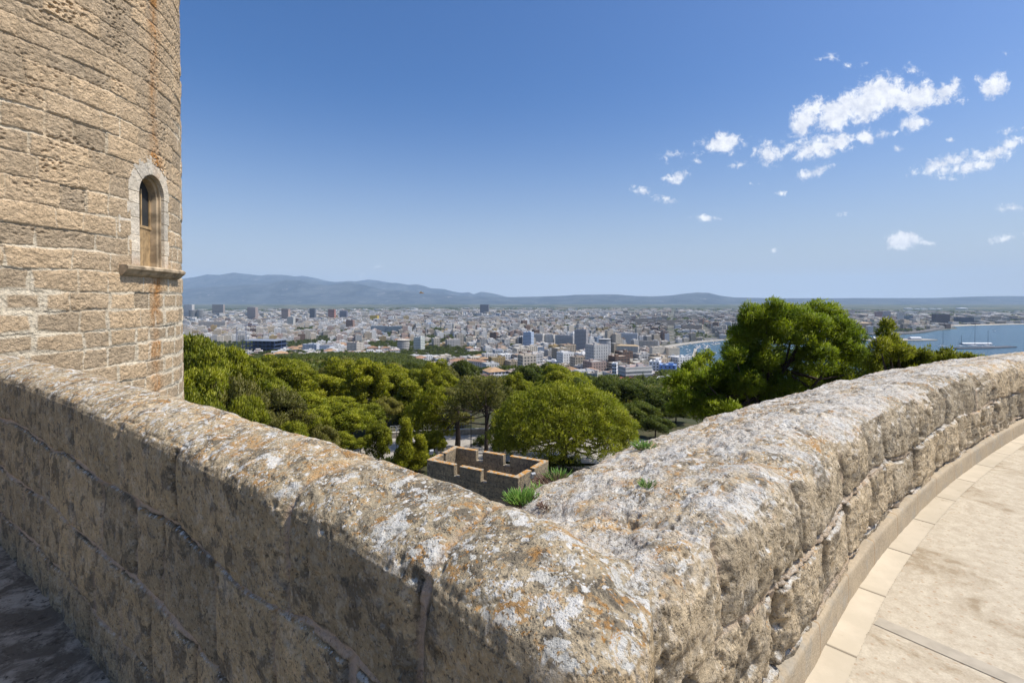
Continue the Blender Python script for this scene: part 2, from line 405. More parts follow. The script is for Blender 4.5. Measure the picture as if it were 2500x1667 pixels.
    jt = jt * (.30 + .70 * isface) * np.where(jr < jd + 1e-6, .4 + .6 * rowk, 1.0)
    # relief
    ero = sstep(fbm(p * 1.3, 3, seed + 9), -.25, .35)
    d = relief['big'] * fbm(p * 1.7, 3, seed + 20) + relief['mid'] * fbm(p * (6.5, 6.5, 6.5), 4, seed + 30, .6)
    fs = np.where(isface[:, None] > .5, np.array([15, 15, 7.0]), np.array([14, 14, 14.0]))
    d += relief['fine'] * (.4 + .6 * ero) * fbm(p * fs, 4, seed + 40, .6)
    wv = worley(p * np.array([13, 13, 9.0]), seed + 50)
    d -= relief['pit'] * (1 - sstep(wv, .12, .42)) * sstep(vnoise(p * 2.9, seed + 60), -.1, .45)
    wv = worley(p * np.array([31, 31, 24.0]), seed + 70)
    d -= relief['pit'] * .45 * (1 - sstep(wv, .1, .45)) * sstep(vnoise(p * 4.3, seed + 80), -.2, .5)
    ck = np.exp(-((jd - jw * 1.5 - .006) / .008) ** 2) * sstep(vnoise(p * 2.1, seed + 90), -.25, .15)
    d -= mortar_in * jt + pillow * np.where(jr < jd + 1e-6, rowk, vk) * np.exp(-(jd / .05) ** 2 / 2) * (.55 + .45 * isface) + .03 * ck * isface + .014 * (1 - np.abs(vnoise(p * np.array([4.5, 4.5, 9]), seed + 91))) ** 6 * (1 - isface)
    d += (bid - .5) * relief['block'] * isface
    if side > 0: d = np.where((ZZ < -1.80) & (OFF < .2), np.minimum(d, .006 + .2 * np.maximum(ZZ + 1.88, 0)), d)
    p2 = p + nr * d[:, None]
    idx = np.arange(nu * ns).reshape(nu, ns)
    f = np.stack([idx[:-1, :-1], idx[1:, :-1], idx[1:, 1:], idx[:-1, 1:]], -1).reshape(-1, 4)
    if side * 1 < 0: f = f[:, ::-1]
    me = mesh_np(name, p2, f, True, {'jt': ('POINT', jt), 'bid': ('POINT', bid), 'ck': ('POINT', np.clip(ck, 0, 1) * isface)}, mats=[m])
    return me, (P, N, u, q)

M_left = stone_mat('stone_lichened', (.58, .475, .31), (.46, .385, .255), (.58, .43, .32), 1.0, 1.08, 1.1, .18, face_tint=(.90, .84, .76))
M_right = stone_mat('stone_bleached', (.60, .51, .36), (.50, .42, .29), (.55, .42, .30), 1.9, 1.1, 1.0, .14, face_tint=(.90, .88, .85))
LEFT_CURVE = [(.50, 1.72), (.45, 1.52), (.33, 1.385), (.14, 1.385), (-.05, 1.55), (-.33, 1.84), (-.97, 2.38), (-2.53, 3.57), (-4.6, 5.07), (-7.07, 6.75), (-9.0, 7.9), (-11.3, 9.0), (-13.5, 10)]
RIGHT_CURVE = [(.34, 1.53), (.56, 1.70), (1.05, 2.17), (1.58, 2.67), (2.55, 3.60), (3.59, 4.49), (5.07, 5.64), (7.19, 7.12), (8.6, 8.0), (11, 9.2), (14, 10.2), (18, 10.9)]
LP = [(0, -3.5), (0, -2.6), (0, -1.75), (.0, -1.22), (.015, -1.11), (.07, -1.045), (.20, -.99), (.46, -.955), (.60, -1.0), (.70, -1.12), (.75, -1.35), (.75, -2.0), (.75, -6), (.75, -20.4)]
RP = [(0, -2.12), (0, -1.7), (.0, -1.24), (.02, -1.11), (.07, -1.01), (.17, -.965), (.32, -.955), (.66, -1.01), (1.02, -1.11), (1.38, -1.21), (1.49, -1.28), (1.52, -1.5), (1.52, -2.2), (1.52, -6), (1.52, -20.4)]
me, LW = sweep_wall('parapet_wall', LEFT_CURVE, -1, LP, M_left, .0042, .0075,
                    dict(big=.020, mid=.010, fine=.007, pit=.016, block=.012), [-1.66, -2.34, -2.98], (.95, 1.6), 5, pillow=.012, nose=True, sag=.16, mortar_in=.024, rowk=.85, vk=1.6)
o = link('parapet_wall', me)
tag(o, 'shaded lichen-spotted stone parapet running left from the corner towards the round tower', 'parapet', 'stone parapets of the terrace')
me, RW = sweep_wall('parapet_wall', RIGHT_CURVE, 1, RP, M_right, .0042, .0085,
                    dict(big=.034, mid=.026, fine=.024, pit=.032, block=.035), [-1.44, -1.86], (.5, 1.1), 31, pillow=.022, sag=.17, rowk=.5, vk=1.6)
o = link('parapet_wall', me)
tag(o, 'sunlit bleached stone parapet with broad sloping top curving away on the right', 'parapet', 'stone parapets of the terrace')

# ---- terrace floors
mf, t, b = mat('terrace_concrete')
co = t.node('ShaderNodeTexCoord').outputs['Object']
n1 = t.noise(co, 1.1, 7, .68, .6); n2 = t.noise(co, 12, 7, .7); n3 = t.noise(co, 70, 4, .7)
c = t.mix(t.ramp(n2, .3, .7), (.44, .37, .27), (.57, .50, .375))
c = t.mix(t.math('MULTIPLY', t.ramp(n1, .50, .60), t.ramp(n2, .36, .58)), c, (.33, .26, .17))
c = t.mix(t.math('MULTIPLY', t.ramp(t.voro(co, 26), .34, .18), t.ramp(t.voro(co, 26, out='Color'), .45, .6)), c, (.43, .33, .225))
c = t.mix(1.0, c, t.ramp(n3, .3, .7, .86, 1.12, False), 'MULTIPLY')
t.put(b.inputs['Base Color'], c); b.inputs['Roughness'].default_value = .95
t.l.new(t.bump(t.math('ADD', n3, n2), .6, .006), b.inputs['Normal'])
ms, t, b = mat('kerb_limestone')
co = t.node('ShaderNodeTexCoord').outputs['Object']
c = t.mix(t.ramp(t.noise(co, 3, 6, .6), .35, .65), (.50, .43, .315), (.57, .49, .365))
c = t.mix(t.math('MULTIPLY', t.ramp(t.noise(co, 8, 7, .7, .5), .60, .72), .55), c, (.30, .22, .14))
c = t.mix(1.0, c, t.ramp(t.attr('bid'), 0, 1, .93, 1.07, False), 'MULTIPLY')
c = t.mix(t.attr('jt'), c, (.10, .075, .05))
t.put(b.inputs['Base Color'], c); b.inputs['Roughness'].default_value = .8
t.l.new(t.bump(t.noise(co, 60, 5, .7), .3, .003), b.inputs['Normal'])

P, N, u, q = RW
# inner side of the right wall is -N (towards the floor)
def strip(name, P, N, o0, o1, z, mats, n_across=2, attrs=None, dz=0.0):
    nu = len(P); k = n_across; offs = np.linspace(o0, o1, k)
    V = np.concatenate([np.concatenate([P + N * o, np.full((nu, 1), z)], 1)[:, None] for o in offs], 1).reshape(-1, 3)
    idx = np.arange(nu * k).reshape(nu, k)
    f = np.stack([idx[:-1, :-1], idx[:-1, 1:], idx[1:, 1:], idx[1:, :-1]], -1).reshape(-1, 4)
    a = np.array([V[f[0, 1]] - V[f[0, 0]], V[f[0, 3]] - V[f[0, 0]]]); 
    if np.cross(a[0], a[1])[2] < 0: f = f[:, ::-1]
    return V, f
FLZ = -2.10
uu = np.arange(-1.2, u[-1], .012)
C = catmull([(-.6, .6)] + RIGHT_CURVE, 24); CL = resample(C, np.array([0.]))[1]
Pk, _ = resample(C, np.arange(0, CL, .012)); Tk = np.gradient(Pk, axis=0); Tk /= np.linalg.norm(Tk, axis=1)[:, None]
Nk = np.stack([Tk[:, 1], -Tk[:, 0]], 1)     # towards the floor
uk = np.arange(len(Pk)) * .012
joint = (uk % .86); jt1 = 1 - sstep(np.minimum(joint, .86 - joint), .002, .010); bid1 = np.random.RandomState(3).rand(200)[(uk / .86).astype(int)]
for nm, o0, o1, z, k in (('paving', -.02, .185, FLZ + .005, 5),):
    V, f = strip(nm, Pk, Nk, o0, o1, z, [ms], k)
    ed = 0.004 * np.random.RandomState(8).randn(len(Pk)); V = V.reshape(len(Pk), k, 3); V[:, -1, :2] += Nk * ed[:, None] * .5
    V[:, :, 2] -= jt1[:, None] * .006; V = V.reshape(-1, 3)
    # little drop at the outer edge
    me = mesh_np(nm, V, f, False, {'jt': ('POINT', np.repeat(jt1, k)), 'bid': ('POINT', np.repeat(bid1, k))}, mats=[ms])
    o = link('kerb_paving', me); tag(o, 'smooth cream stone paving strip curving along the foot of the right parapet', kind='structure')
# plinth course at the foot of the parapet, slightly proud
V0 = np.concatenate([Pk + Nk * -.05, np.full((len(Pk), 1), FLZ)], 1)
mp, t, b = mat('plinth_stone')
co = t.node('ShaderNodeTexCoord').outputs['Object']
c = t.mix(t.ramp(t.noise(co, 2.2, 6, .62), .38, .62), (.40, .325, .225), (.46, .37, .25))
c = t.mix(t.math('MULTIPLY', t.ramp(t.noise(co, 5, 7, .7, .4), .50, .66), .6), c, (.36, .33, .27))
c = t.mix(t.attr('jt'), c, (.36, .24, .13)); c = t.mix(1.0, c, t.ramp(t.noise(co, 40, 6, .7), .3, .7, .84, 1.14, False), 'MULTIPLY')
t.put(b.inputs['Base Color'], c)
t.l.new(t.bump(t.math('ADD', t.noise(co, 70, 6, .75), t.noise(co, 14, 5, .7)), .8, .008), b.inputs['Normal'])
hs = np.array([0, .03, .08, .12, .16, .185, .195, .20]); of = np.array([.030, .030, .029, .028, .027, .025, .018, -.03])
nu, k = len(Pk), len(hs)
base = np.stack([np.concatenate([Pk + Nk * of[i], np.full((nu, 1), FLZ + hs[i])], 1) for i in range(k)], 1).reshape(-1, 3)
base += np.repeat(np.concatenate([Nk, np.zeros((nu, 1))], 1), k, 0) * (.006 * fbm(base * 6, 4, 77))[:, None]
jp = (uk + .3) % .72; jtp = 1 - sstep(np.minimum(jp, .72 - jp), .003, .012)
idx = np.arange(nu * k).reshape(nu, k); f = np.stack([idx[:-1, :-1], idx[1:, :-1], idx[1:, 1:], idx[:-1, 1:]], -1).reshape(-1, 4)
me = mesh_np('plinth_course', base, f, True, {'jt': ('POINT', np.repeat(jtp, k))}, mats=[mp])
RWOBJ = o2 = bpy.data.objects['parapet_wall.001']
pl = link('plinth_course', me, RWOBJ); tag(pl, 'smooth cut-stone base course')
# floor sheet of the right terrace
mb = MB(); pts = [(Pk[i][0], Pk[i][1]) for i in range(0, len(Pk), 20)] + [(22, 10.5), (22, -8), (-.2, -8), (-.7, -.4)]
me = bpy.data.meshes.new('terrace_floor'); me.from_pydata([(a, b_, FLZ) for a, b_ in pts], [], [tuple(range(len(pts)))]); me.materials.append(mf)
o = link('terrace_floor', me); tag(o, kind='structure')
# grey expansion band crossing the floor
mg = simple_mat('grey_band', (.40, .35, .27), .9, .12, 9)
a = ray(2140, 1515); b2 = ray(2500, 1672); A = Vector(a) * (FLZ / a.z); B = Vector(b2) * (FLZ / b2.z); dd = (B - A).normalized(); nn_ = Vector((-dd.y, dd.x, 0)) * .055
mb = MB(); E = A + dd * 9
mb.add([(v.x, v.y, FLZ + .004) for v in (A - nn_, E - nn_, E + nn_, A + nn_)], [(0, 1, 2, 3)]); o = mb.build('floor_band', mg); tag(o, kind='structure')
# floor of the left terrace
mfl, t, b = mat('old_terrace_floor')
co = t.node('ShaderNodeTexCoord').outputs['Object']
n1 = t.noise(co, 2.2, 7, .7, .8); n2 = t.noise(co, 14, 6, .7)
c = t.mix(t.ramp(n1, .42, .62), (.15, .125, .09), (.42, .365, .28)); c = t.mix(t.ramp(n2, .5, .68), c, (.085, .07, .05))
t.put(b.inputs['Base Color'], c); t.l.new(t.bump(n2, .7, .02), b.inputs['Normal'])
PL = LW[0]
pts = [(PL[i][0] + .03, PL[i][1] + .03) for i in range(0, len(PL), 12)] + [(-16, 9), (-16, -8), (-.25, -8), (-.25, -.3), (.1, .8)]
me = bpy.data.meshes.new('left_terrace_floor'); me.from_pydata([(a_, b_, -3.46) for a_, b_ in pts], [], [tuple(range(len(pts)))]); me.materials.append(mfl)
o = link('terrace_floor', me); tag(o, kind='structure')
# retaining wall between the two terrace levels (below and behind the camera)
mb = MB(); mb.box(-.75, -8, -3.46, -.2, .55, -2.104); o = mb.build('retaining_wall', M_left); tag(o, 'low stone retaining wall between the two terrace floors', 'retaining wall')
# ================================================================== round tower on the left
TC = np.array([-15.85, 12.2]); TR = 6.35
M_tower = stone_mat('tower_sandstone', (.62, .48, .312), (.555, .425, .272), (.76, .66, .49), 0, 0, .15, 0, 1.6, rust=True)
def hit_tower(nx, ny, rad=TR):
    d = ray(nx, ny); dx, dy = d.x, d.y; a = dx * dx + dy * dy; bb = -2 * (dx * TC[0] + dy * TC[1]); cc = TC[0] ** 2 + TC[1] ** 2 - rad * rad
    disc = max(bb * bb - 4 * a * cc, 0); tt = (-bb - math.sqrt(disc)) / (2 * a)
    p = d * tt; return math.atan2(p.y - TC[1], p.x - TC[0]), p.z, tt
# window placement (photo px)
th_l, z_sp, _ = hit_tower(341, 480); th_r, _, _ = hit_tower(401, 480)
_, z_top, _ = hit_tower(372, 428); _, z_bot, _ = hit_tower(372, 655)
th_c = (th_l + th_r) / 2; hw = abs(th_r - th_l) / 2 * TR
z_arch = z_top - hw
print('window half width', hw, 'z', z_bot, z_top, 'theta', math.degrees(th_l), math.degrees(th_r))
# stations
th_left, _, _ = hit_tower(0, 700)
tha = np.concatenate([np.arange(th_left - .05, 0.42 if False else th_r + .75, .012 / TR * 1.25)])
a0, a1 = tha[0], tha[-1]
coarse = np.linspace(a1, a0 + 2 * math.pi, 200)[1:]
zz = np.concatenate([np.arange(-20.5, -3.6, .5), np.arange(-3.6, 10.6, .0155)])
def tower_grid(ths, zs, seed=90, fine=True):
    TH, ZG = np.meshgrid(ths, zs, indexing='ij'); th = TH.ravel(); z = ZG.ravel()
    nr = np.stack([np.cos(th), np.sin(th), np.zeros(len(th))], 1)
    p = np.stack([TC[0] + TR * nr[:, 0], TC[1] + TR * nr[:, 1], z], 1)
    A = th * TR
    wz = z + .022 * vnoise(p * 1.1, seed + 15) + .020 * vnoise(p * 2.2, seed) + .012 * vnoise(p * 8, seed + 1); wa = A + .03 * vnoise(p * 2.7, seed + 2) + .010 * vnoise(p * 10, seed + 3)
    rs = np.random.RandomState(seed); rows = [-21.0]
    while rows[-1] < 11: rows.append(rows[-1] + .34 + .18 * rs.rand())
    rows = np.array(rows); ri = np.clip(np.searchsorted(rows, wz) - 1, 0, len(rows) - 2)
    jd = np.minimum(wz - rows[ri], rows[ri + 1] - wz); jd = np.abs(jd)
    bid = np.zeros(len(p)); jv = np.full(len(p), 9.0)
    per = 2 * math.pi * TR
    for k in range(len(rows) - 1):
        bks = [a0 * TR - .6 * rs.rand()]
        while bks[-1] < a0 * TR + per + 1: bks.append(bks[-1] + .45 + .75 * rs.rand())
        bks = np.array(bks); msk = ri == k
        if not msk.any(): continue
        i = np.clip(np.searchsorted(bks, wa[msk]) - 1, 0, len(bks) - 2)
        jv[msk] = np.abs(np.minimum(wa[msk] - bks[i], bks[i + 1] - wa[msk])); bid[msk] = rs.rand(len(bks))[i]
    jd2 = np.minimum(jd, jv)
    # the lower right courses are widely repointed; the upper left ones are worn, with open joints
    wear = sstep(1.2 * (z - .5) / 4 - 1.5 * (th - (th_c - .28)) + .8 * fbm(p * .8, 2, seed + 7), -.2, .9)
    jw = (.021 + .018 * vnoise(p * 1.9, seed + 5) + .012 * vnoise(p * 7, seed + 6)) * (1 - .60 * wear) + .045 * sstep(vnoise(p * .8, seed + 16), .25, .7) * (1 - .6 * wear)
    jm = 1 - sstep(jd2, jw * .7, jw * 1.25 + .006)
    patch = sstep(fbm(p * 1.4, 3, seed + 8), .32, .42) * .0
    jt = jm * np.clip(1 - .75 * wear + .6 * sstep(vnoise(p * 1.1, seed + 12), .2, .6), 0, 1)
    jt = np.maximum(jt, patch)
    d = .010 * fbm(p * 1.2, 3, seed + 20) + .007 * fbm(p * (5, 5, 8), 4, seed + 30)
    bw = .35 + 1.3 * _rnd((bid * 999).astype(np.int64), (bid * 0).astype(np.int64), (bid * 0).astype(np.int64), 5)
    d += (.004 + .015 * wear) * bw * fbm(p * np.array([9, 9, 14.0]), 4, seed + 40, .66)
    wv = worley(p * np.array([9, 9, 13.0]), seed + 50); d -= (.008 + .028 * wear) * bw * (1 - sstep(wv, .12, .5)) * sstep(vnoise(p * 2.1, seed + 60) + .5 * (wear - .5), .15, .55)
    wv = worley(p * np.array([20, 20, 24.0]), seed + 70); d -= .014 * (1 - sstep(wv, .12, .42)) * sstep(vnoise(p * 3.3, seed + 80), .0, .5)
    d += (bid - .5) * .034
    d -= .022 * jm * (.25 + .75 * wear) + .010 * np.exp(-(jd2 / .035) ** 2 / 2)
    rust = np.exp(-((A - th_c * TR - .08 - .02 * np.sin(z * 2)) / (.16 + .14 * bid)) ** 2) * (.55 + 1.1 * bid) * (np.abs(vnoise(np.stack([z * .9, z * 0, z * 0], 1), 5)) * .5 + .6)
    rust *= np.where((z < z_top + .25) & (z > z_bot - .05), 0.0, 1.0) * np.where(z < z_bot, .9, 1.0)
    return p, nr, d, jt, bid, rust, A, z
ths = np.concatenate([tha, coarse])
p, nr, d, jt, bid, rust, A, z = tower_grid(ths, zz)
nt, nz = len(ths), len(zz)
# surround of smooth ashlar
da = A - th_c * TR; e_l = hit_tower(303, 480)[0]; e_r = hit_tower(421, 480)[0]
ext = .30
dz_ = z - z_arch
rr = np.where(dz_ > 0, np.sqrt(da ** 2 + dz_ ** 2), np.abs(da))
insur = (rr < hw + ext) & (z > z_bot - .02)
d = np.where(insur, -.045, d)
pp = p + nr * d[:, None]
idx = np.arange(nt * nz).reshape(nt, nz)
f = np.stack([idx[:-1, :-1], idx[1:, :-1], idx[1:, 1:], idx[:-1, 1:]], -1).reshape(-1, 4)
open_ = (rr < hw + .03) & (z > z_bot - .02)
keep = ~(open_[f].all(1)); f = f[keep]
tower = empty('castle_tower', (TC[0], TC[1], -20.4), label='tall round sandstone tower with an arched window and rust streak at the left edge', cat='tower')
def to_t(v): return v - np.array([TC[0], TC[1], -20.4])
me = mesh_np('wall', to_t(pp), f, True, {'jt': ('POINT', jt), 'bid': ('POINT', bid), 'rust': ('POINT', rust)}, mats=[M_tower])
link('wall', me, tower)
# conical lid so that the tower is closed high above the picture
mb = MB(); ring = [(math.cos(t_) * TR * .99, math.sin(t_) * TR * .99) for t_ in np.linspace(0, 2 * math.pi, 64, endpoint=False)]
mb.prism(ring, 30.7, 30.95); mb.build('terrace_roof', M_tower, tower)
# window surround: voussoirs and jamb stones, each a block
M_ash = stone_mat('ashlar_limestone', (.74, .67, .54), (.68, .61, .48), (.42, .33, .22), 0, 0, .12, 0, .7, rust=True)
def wpt(a, z_, out): # a = arc distance from the window axis
    th = th_c + a / TR; r_ = TR + out
    return (r_ * math.cos(th), r_ * math.sin(th), z_ + 20.4)
sur = empty('window', (0, 0, 0)); sur.parent = tower; del_keys = None
rs = np.random.RandomState(4)
def block(poly_in, name='surround_stone', depth=.40, out0=-.004):
    """poly: list of (a, z) convex, front face bowed on the wall"""
    n = len(poly_in); c = np.mean(poly_in, 0); g = .0045
    P_ = [(a + (c[0] - a) * g / max(.05, math.hypot(a - c[0], z_ - c[1])), z_ + (c[1] - z_) * g / max(.05, math.hypot(a - c[0], z_ - c[1]))) for a, z_ in poly_in]
    o0 = out0 + .008 * rs.rand()
    vs = [wpt(a, z_, o0) for a, z_ in P_] + [wpt(a, z_, -depth) for a, z_ in P_]
    fs = [tuple(range(n))] + [(i + n, (i + 1) % n + n, (i + 1) % n, i) for i in range(n)]
    # orient outwards
    me = bpy.data.meshes.new(name); me.from_pydata(vs, [], fs); me.materials.append(M_ash)
    bm_fix(me)
    at = me.attributes.new('bid', 'FLOAT', 'POINT'); v = .2 + .8 * rs.rand(); at.data.foreach_set('value', [v] * len(vs))
    at = me.attributes.new('rust', 'FLOAT', 'POINT'); at.data.foreach_set('value', [.55 if (a > -.0 and a < .25) or z_ < z_bot + .3 else 0.0 for a, z_ in P_] * 2)
    o = link(name, me, sur); md = o.modifiers.new('bevel', 'BEVEL'); md.width = .012; md.segments = 2
    return o
import bmesh
def bm_fix(me):
    bm = bmesh.new(); bm.from_mesh(me); bmesh.ops.recalc_face_normals(bm, faces=bm.faces); bm.to_mesh(me); bm.free()
# arch voussoirs (5) built from short curved pieces
edges = [0, .21, .40, .60, .79, 1.0]
for k in range(5):
    n = 6; t0, t1 = math.pi * edges[k], math.pi * edges[k + 1]
    inner = [(hw * math.cos(t_), z_arch + hw * math.sin(t_)) for t_ in np.linspace(t0, t1, n)]
    ro = hw + [.34, .40, .46, .42, .38][k]
    outer = [(ro * math.cos(t_), z_arch + (ro * math.sin(t_)) * 1.05) for t_ in np.linspace(t1, t0, 4)]
    block(inner + outer, depth=.30)
for sgn in (-1, 1):
    z0 = z_bot; hts = [.38, .42, .45, .36, .40, .5]; k = 0
    while z0 < z_arch - .02:
        z1 = min(z0 + hts[k], z_arch)
        if z_arch - z1 < .15: z1 = z_arch
        w = [.30, .40, .68, .42, .36, .4][k] if sgn < 0 else [.24, .30, .24, .34, .26, .3][k]
        a_in, a_out = sgn * hw, sgn * (hw + w)
        block([(a_in, z0), (a_out, z0), (a_out, z1), (a_in, z1)], depth=.22); z0 = z1; k += 1
# splayed inner reveal: a rebate and a roll, then the deep plain reveal
M_rev = simple_mat('reveal_stone', (.44, .34, .22), .9, .4, 3.5)
prof_r = [(0, -.08), (-.04, -.085), (-.04, -.14), (-.06, -.16), (-.085, -.14), (-.10, -.16), (-.10, -.42)]
path = [(s_ * 1.0, None) for s_ in ()]
pa = [(-1, z_bot)] + [(-1, z_bot + (z_arch - z_bot) * i / 6) for i in range(1, 6)] + [('arc', t_) for t_ in np.linspace(math.pi, 0, 20)] + [(1, z_bot + (z_arch - z_bot) * i / 6) for i in range(5, 0, -1)] + [(1, z_bot)]
vs = []; 
for q_ in pa:
    for (dx_, dep) in prof_r:
        rad = hw + dx_ + .0
        if q_[0] == 'arc': a_, zq = rad * math.cos(q_[1]), z_arch + rad * math.sin(q_[1])
        else: a_, zq = q_[0] * rad, q_[1]
        vs.append(wpt(a_, zq, dep))
k = len(prof_r); fs = [(i * k + j, i * k + j + 1, (i + 1) * k + j + 1, (i + 1) * k + j) for i in range(len(pa) - 1) for j in range(k - 1)]
me = bpy.data.meshes.new('reveal'); me.from_pydata(vs, [], fs); me.materials.append(M_rev); link('reveal', me, sur)
# wooden casement with glass, set deep
wi = hw - .10
M_wood = simple_mat('weathered_wood', (.38, .26, .135), .7, .3, 6)
M_gl, t, b = mat('window_glass'); t.put(b.inputs['Base Color'], (.035, .04, .045)); b.inputs['Roughness'].default_value = .15; b.inputs['Specular IOR Level'].default_value = .5
zmid = hit_tower(345, 547)[1]
def wbox(a0_, z0_, a1_, z1_, d0_, d1_, m, name):
    vs = [wpt(a_, z_, dd_) for dd_ in (d0_, d1_) for a_, z_ in ((a0_, z0_), (a1_, z0_), (a1_, z1_), (a0_, z1_))]
    me = bpy.data.meshes.new(name); me.from_pydata(vs, [], [(0, 1, 2, 3), (7, 6, 5, 4), (0, 4, 5, 1), (1, 5, 6, 2), (2, 6, 7, 3), (3, 7, 4, 0)]); me.materials.append(m); bm_fix(me); return link(name, me, sur)
npl = 5
for i in range(npl):
    w_ = 2 * wi / npl; wbox(-wi + i * w_ + .004, z_bot, -wi + (i + 1) * w_ - .004, zmid - .03, -.31, -.35, M_wood, 'shutter_board')
wbox(-wi, zmid - .03, wi, zmid + .04, -.28, -.35, M_wood, 'transom')
wbox(-wi, zmid + .04, wi, z_top, -.335, -.35, M_gl, 'pane')
for a_ in (-wi, -.02, wi - .05): wbox(a_, zmid + .04, a_ + .05, z_arch + .2, -.30, -.332, M_wood, 'frame')
wbox(-hw, z_bot - .06, hw, z_bot, -.56, 0.0, M_ash, 'inner_sill')
# moulded sill
sl_, szt, _ = hit_tower(291, 655); sr_, _, _ = hit_tower(431, 668); A0, A1 = (sl_ - th_c) * TR, (sr_ - th_c) * TR
prof_s = [(-.05, .03), (.19, .02), (.23, -.02), (.225, -.08), (.19, -.11), (.15, -.15), (.12, -.19), (.06, -.24), (-.05, -.25)]
n = 60; vs = []
for i in range(n):
    a_ = A0 + (A1 - A0) * i / (n - 1)
    for (o_, dz) in prof_s:
        j = .016 * float(fbm(np.array([[a_ * 9, o_ * 20, dz * 20]]), 3, 3)[0]); chip = -.06 * max(0, 1 - abs(a_ - (A0 * .25 + A1 * .75)) / .07) if o_ > .12 else 0
        vs.append(wpt(a_, z_bot + dz + j * .5, o_ + j + chip))
k = len(prof_s); fs = [(i * k + j, (i + 1) * k + j, (i + 1) * k + j + 1, i * k + j + 1) for i in range(n - 1) for j in range(k - 1)] + [tuple(range(k)), tuple(range((n - 1) * k, n * k))]
me = bpy.data.meshes.new('sill'); me.from_pydata(vs, [], fs); me.materials.append(M_rev); bm_fix(me); link('sill', me, sur)
# ================================================================== land, sea, hills
SEA = np.array([(320, 985), (345, 1075), (392, 1215), (440, 1330), (560, 1455), (660, 1530), (790, 1590), (900, 1600), (1100, 1700), (1337, 1800), (1700, 1980), (1960, 2150), (2110, 2350),
                (2300, 2420), (2650, 2520), (3300, 2560), (4200, 2500), (5200, 2200), (6500, 1400), (8000, 0), (9500, -3000), (9000, -9000), (1500, -9000), (1250, -3000), (1000, -500), (760, 250), (560, 640), (330, 930)], float)
def in_poly(x, y, P):
    x = np.asarray(x, float); y = np.asarray(y, float); c = np.zeros(x.shape, bool); n = len(P)
    for i in range(n):
        x0, y0 = P[i]; x1, y1 = P[(i + 1) % n]
        m = ((y0 > y) != (y1 > y)) & (x < (x1 - x0) * (y - y0) / ((y1 - y0) if y1 != y0 else 1e-9) + x0); c ^= m
    return c
def poly_dist(x, y, P):
    d = np.full(np.shape(x), 1e9)
    for i in range(len(P)):
        a = P[i]; b_ = P[(i + 1) % len(P)]; ab = b_ - a; t_ = np.clip(((x - a[0]) * ab[0] + (y - a[1]) * ab[1]) / (ab @ ab), 0, 1)
        d = np.minimum(d, np.hypot(x - a[0] - t_ * ab[0], y - a[1] - t_ * ab[1]))
    return d
RB = [0, 85, 105, 130, 200, 300, 450, 650, 900, 1500, 2500, 7000, 15000, 60000]
ZB = [-20.0, -20.2, -24, -31, -47, -62, -77, -90, -101, -116, -124, -126, -122, -122]
def ground(x, y):
    x = np.asarray(x, float); y = np.asarray(y, float)
    r = np.hypot(x, y); th = np.degrees(np.arctan2(x, y))
    z = np.interp(r, RB, ZB)
    w = sstep(-th, 4, 20) * sstep(170 + th, 0, 30)
    z = z + w * np.interp(r, [0, 90, 200, 330, 500, 800, 1200], [0, 0, 13, 17, 14, 6, 0])
    z = z + np.interp(r, [0, 95, 200, 1000, 3000], [0, 0, 1.2, 2.5, 1.5]) * vnoise(np.stack([x.ravel() / 160, y.ravel() / 160, x.ravel() * 0], 1), 3).reshape(x.shape)
    sd = np.where(in_poly(x, y, SEA), -1, 1) * poly_dist(x, y, SEA)
    k = sstep(sd, 40, 420)
    return np.where(sd < 40, -130.5, z * k + -130.5 * (1 - k)) if True else z
def gz(x, y): return float(ground(np.array([x]), np.array([y]))[0])
# paved area near the castle stays level
rr_ = np.concatenate([np.linspace(0, 120, 40), np.geomspace(123, 18900, 200)])
an = np.concatenate([np.radians(np.linspace(-50, 55, 620)), np.radians(np.linspace(56, 309, 130))])
RR, AA = np.meshgrid(rr_, an, indexing='ij')
GX = RR * np.sin(AA); GY = RR * np.cos(AA); GZ = ground(GX.ravel(), GY.ravel()).reshape(GX.shape)
idx = np.arange(GX.size).reshape(GX.shape); idx2 = np.concatenate([idx, idx[:, :1]], 1)
f = np.stack([idx2[:-1, :-1], idx2[1:, :-1], idx2[1:, 1:], idx2[:-1, 1:]], -1).reshape(-1, 4)[:, ::-1]
mg_, t, b = mat('ground_earth')
co = t.node('ShaderNodeTexCoord').outputs['Object']
ln = t.vmath('LENGTH', co).outputs['Value']
near = t.ramp(ln, 380, 620, 0, 1); far = t.ramp(ln, 4200, 7000, 0, 1)
forest = t.mix(t.ramp(t.noise(co, .35, 8, .7), .4, .62), (.085, .075, .04), (.045, .055, .02))
forest = t.mix(t.ramp(t.noise(co, 2.5, 6, .7), .6, .75), forest, (.15, .125, .08))
urban = t.mix(t.ramp(t.noise(co, .018, 6, .7), .40, .56), (.24, .215, .18), (.055, .065, .035))
urban = t.mix(t.ramp(t.noise(co, .06, 5, .7), .52, .6), urban, (.15, .145, .14))
sc_ = t.scale(co, (1, .55, 1))
fld = t.node('ShaderNodeTexVoronoi'); t.l.new(sc_, fld.inputs['Vector']); fld.inputs['Scale'].default_value = .0042
fs_ = t.node('ShaderNodeSeparateColor'); t.l.new(fld.outputs['Color'], fs_.inputs[0])
rural = t.mix(t.ramp(fs_.outputs[0], .45, .75), (.045, .06, .032), (.17, .155, .10))
rural = t.mix(t.ramp(t.noise(sc_, .012, 6, .75), .47, .6), rural, (.035, .05, .025))
c = t.mix(near, forest, urban); c = t.mix(far, c, rural)
t.put(b.inputs['Base Color'], c); b.inputs['Roughness'].default_value = 1
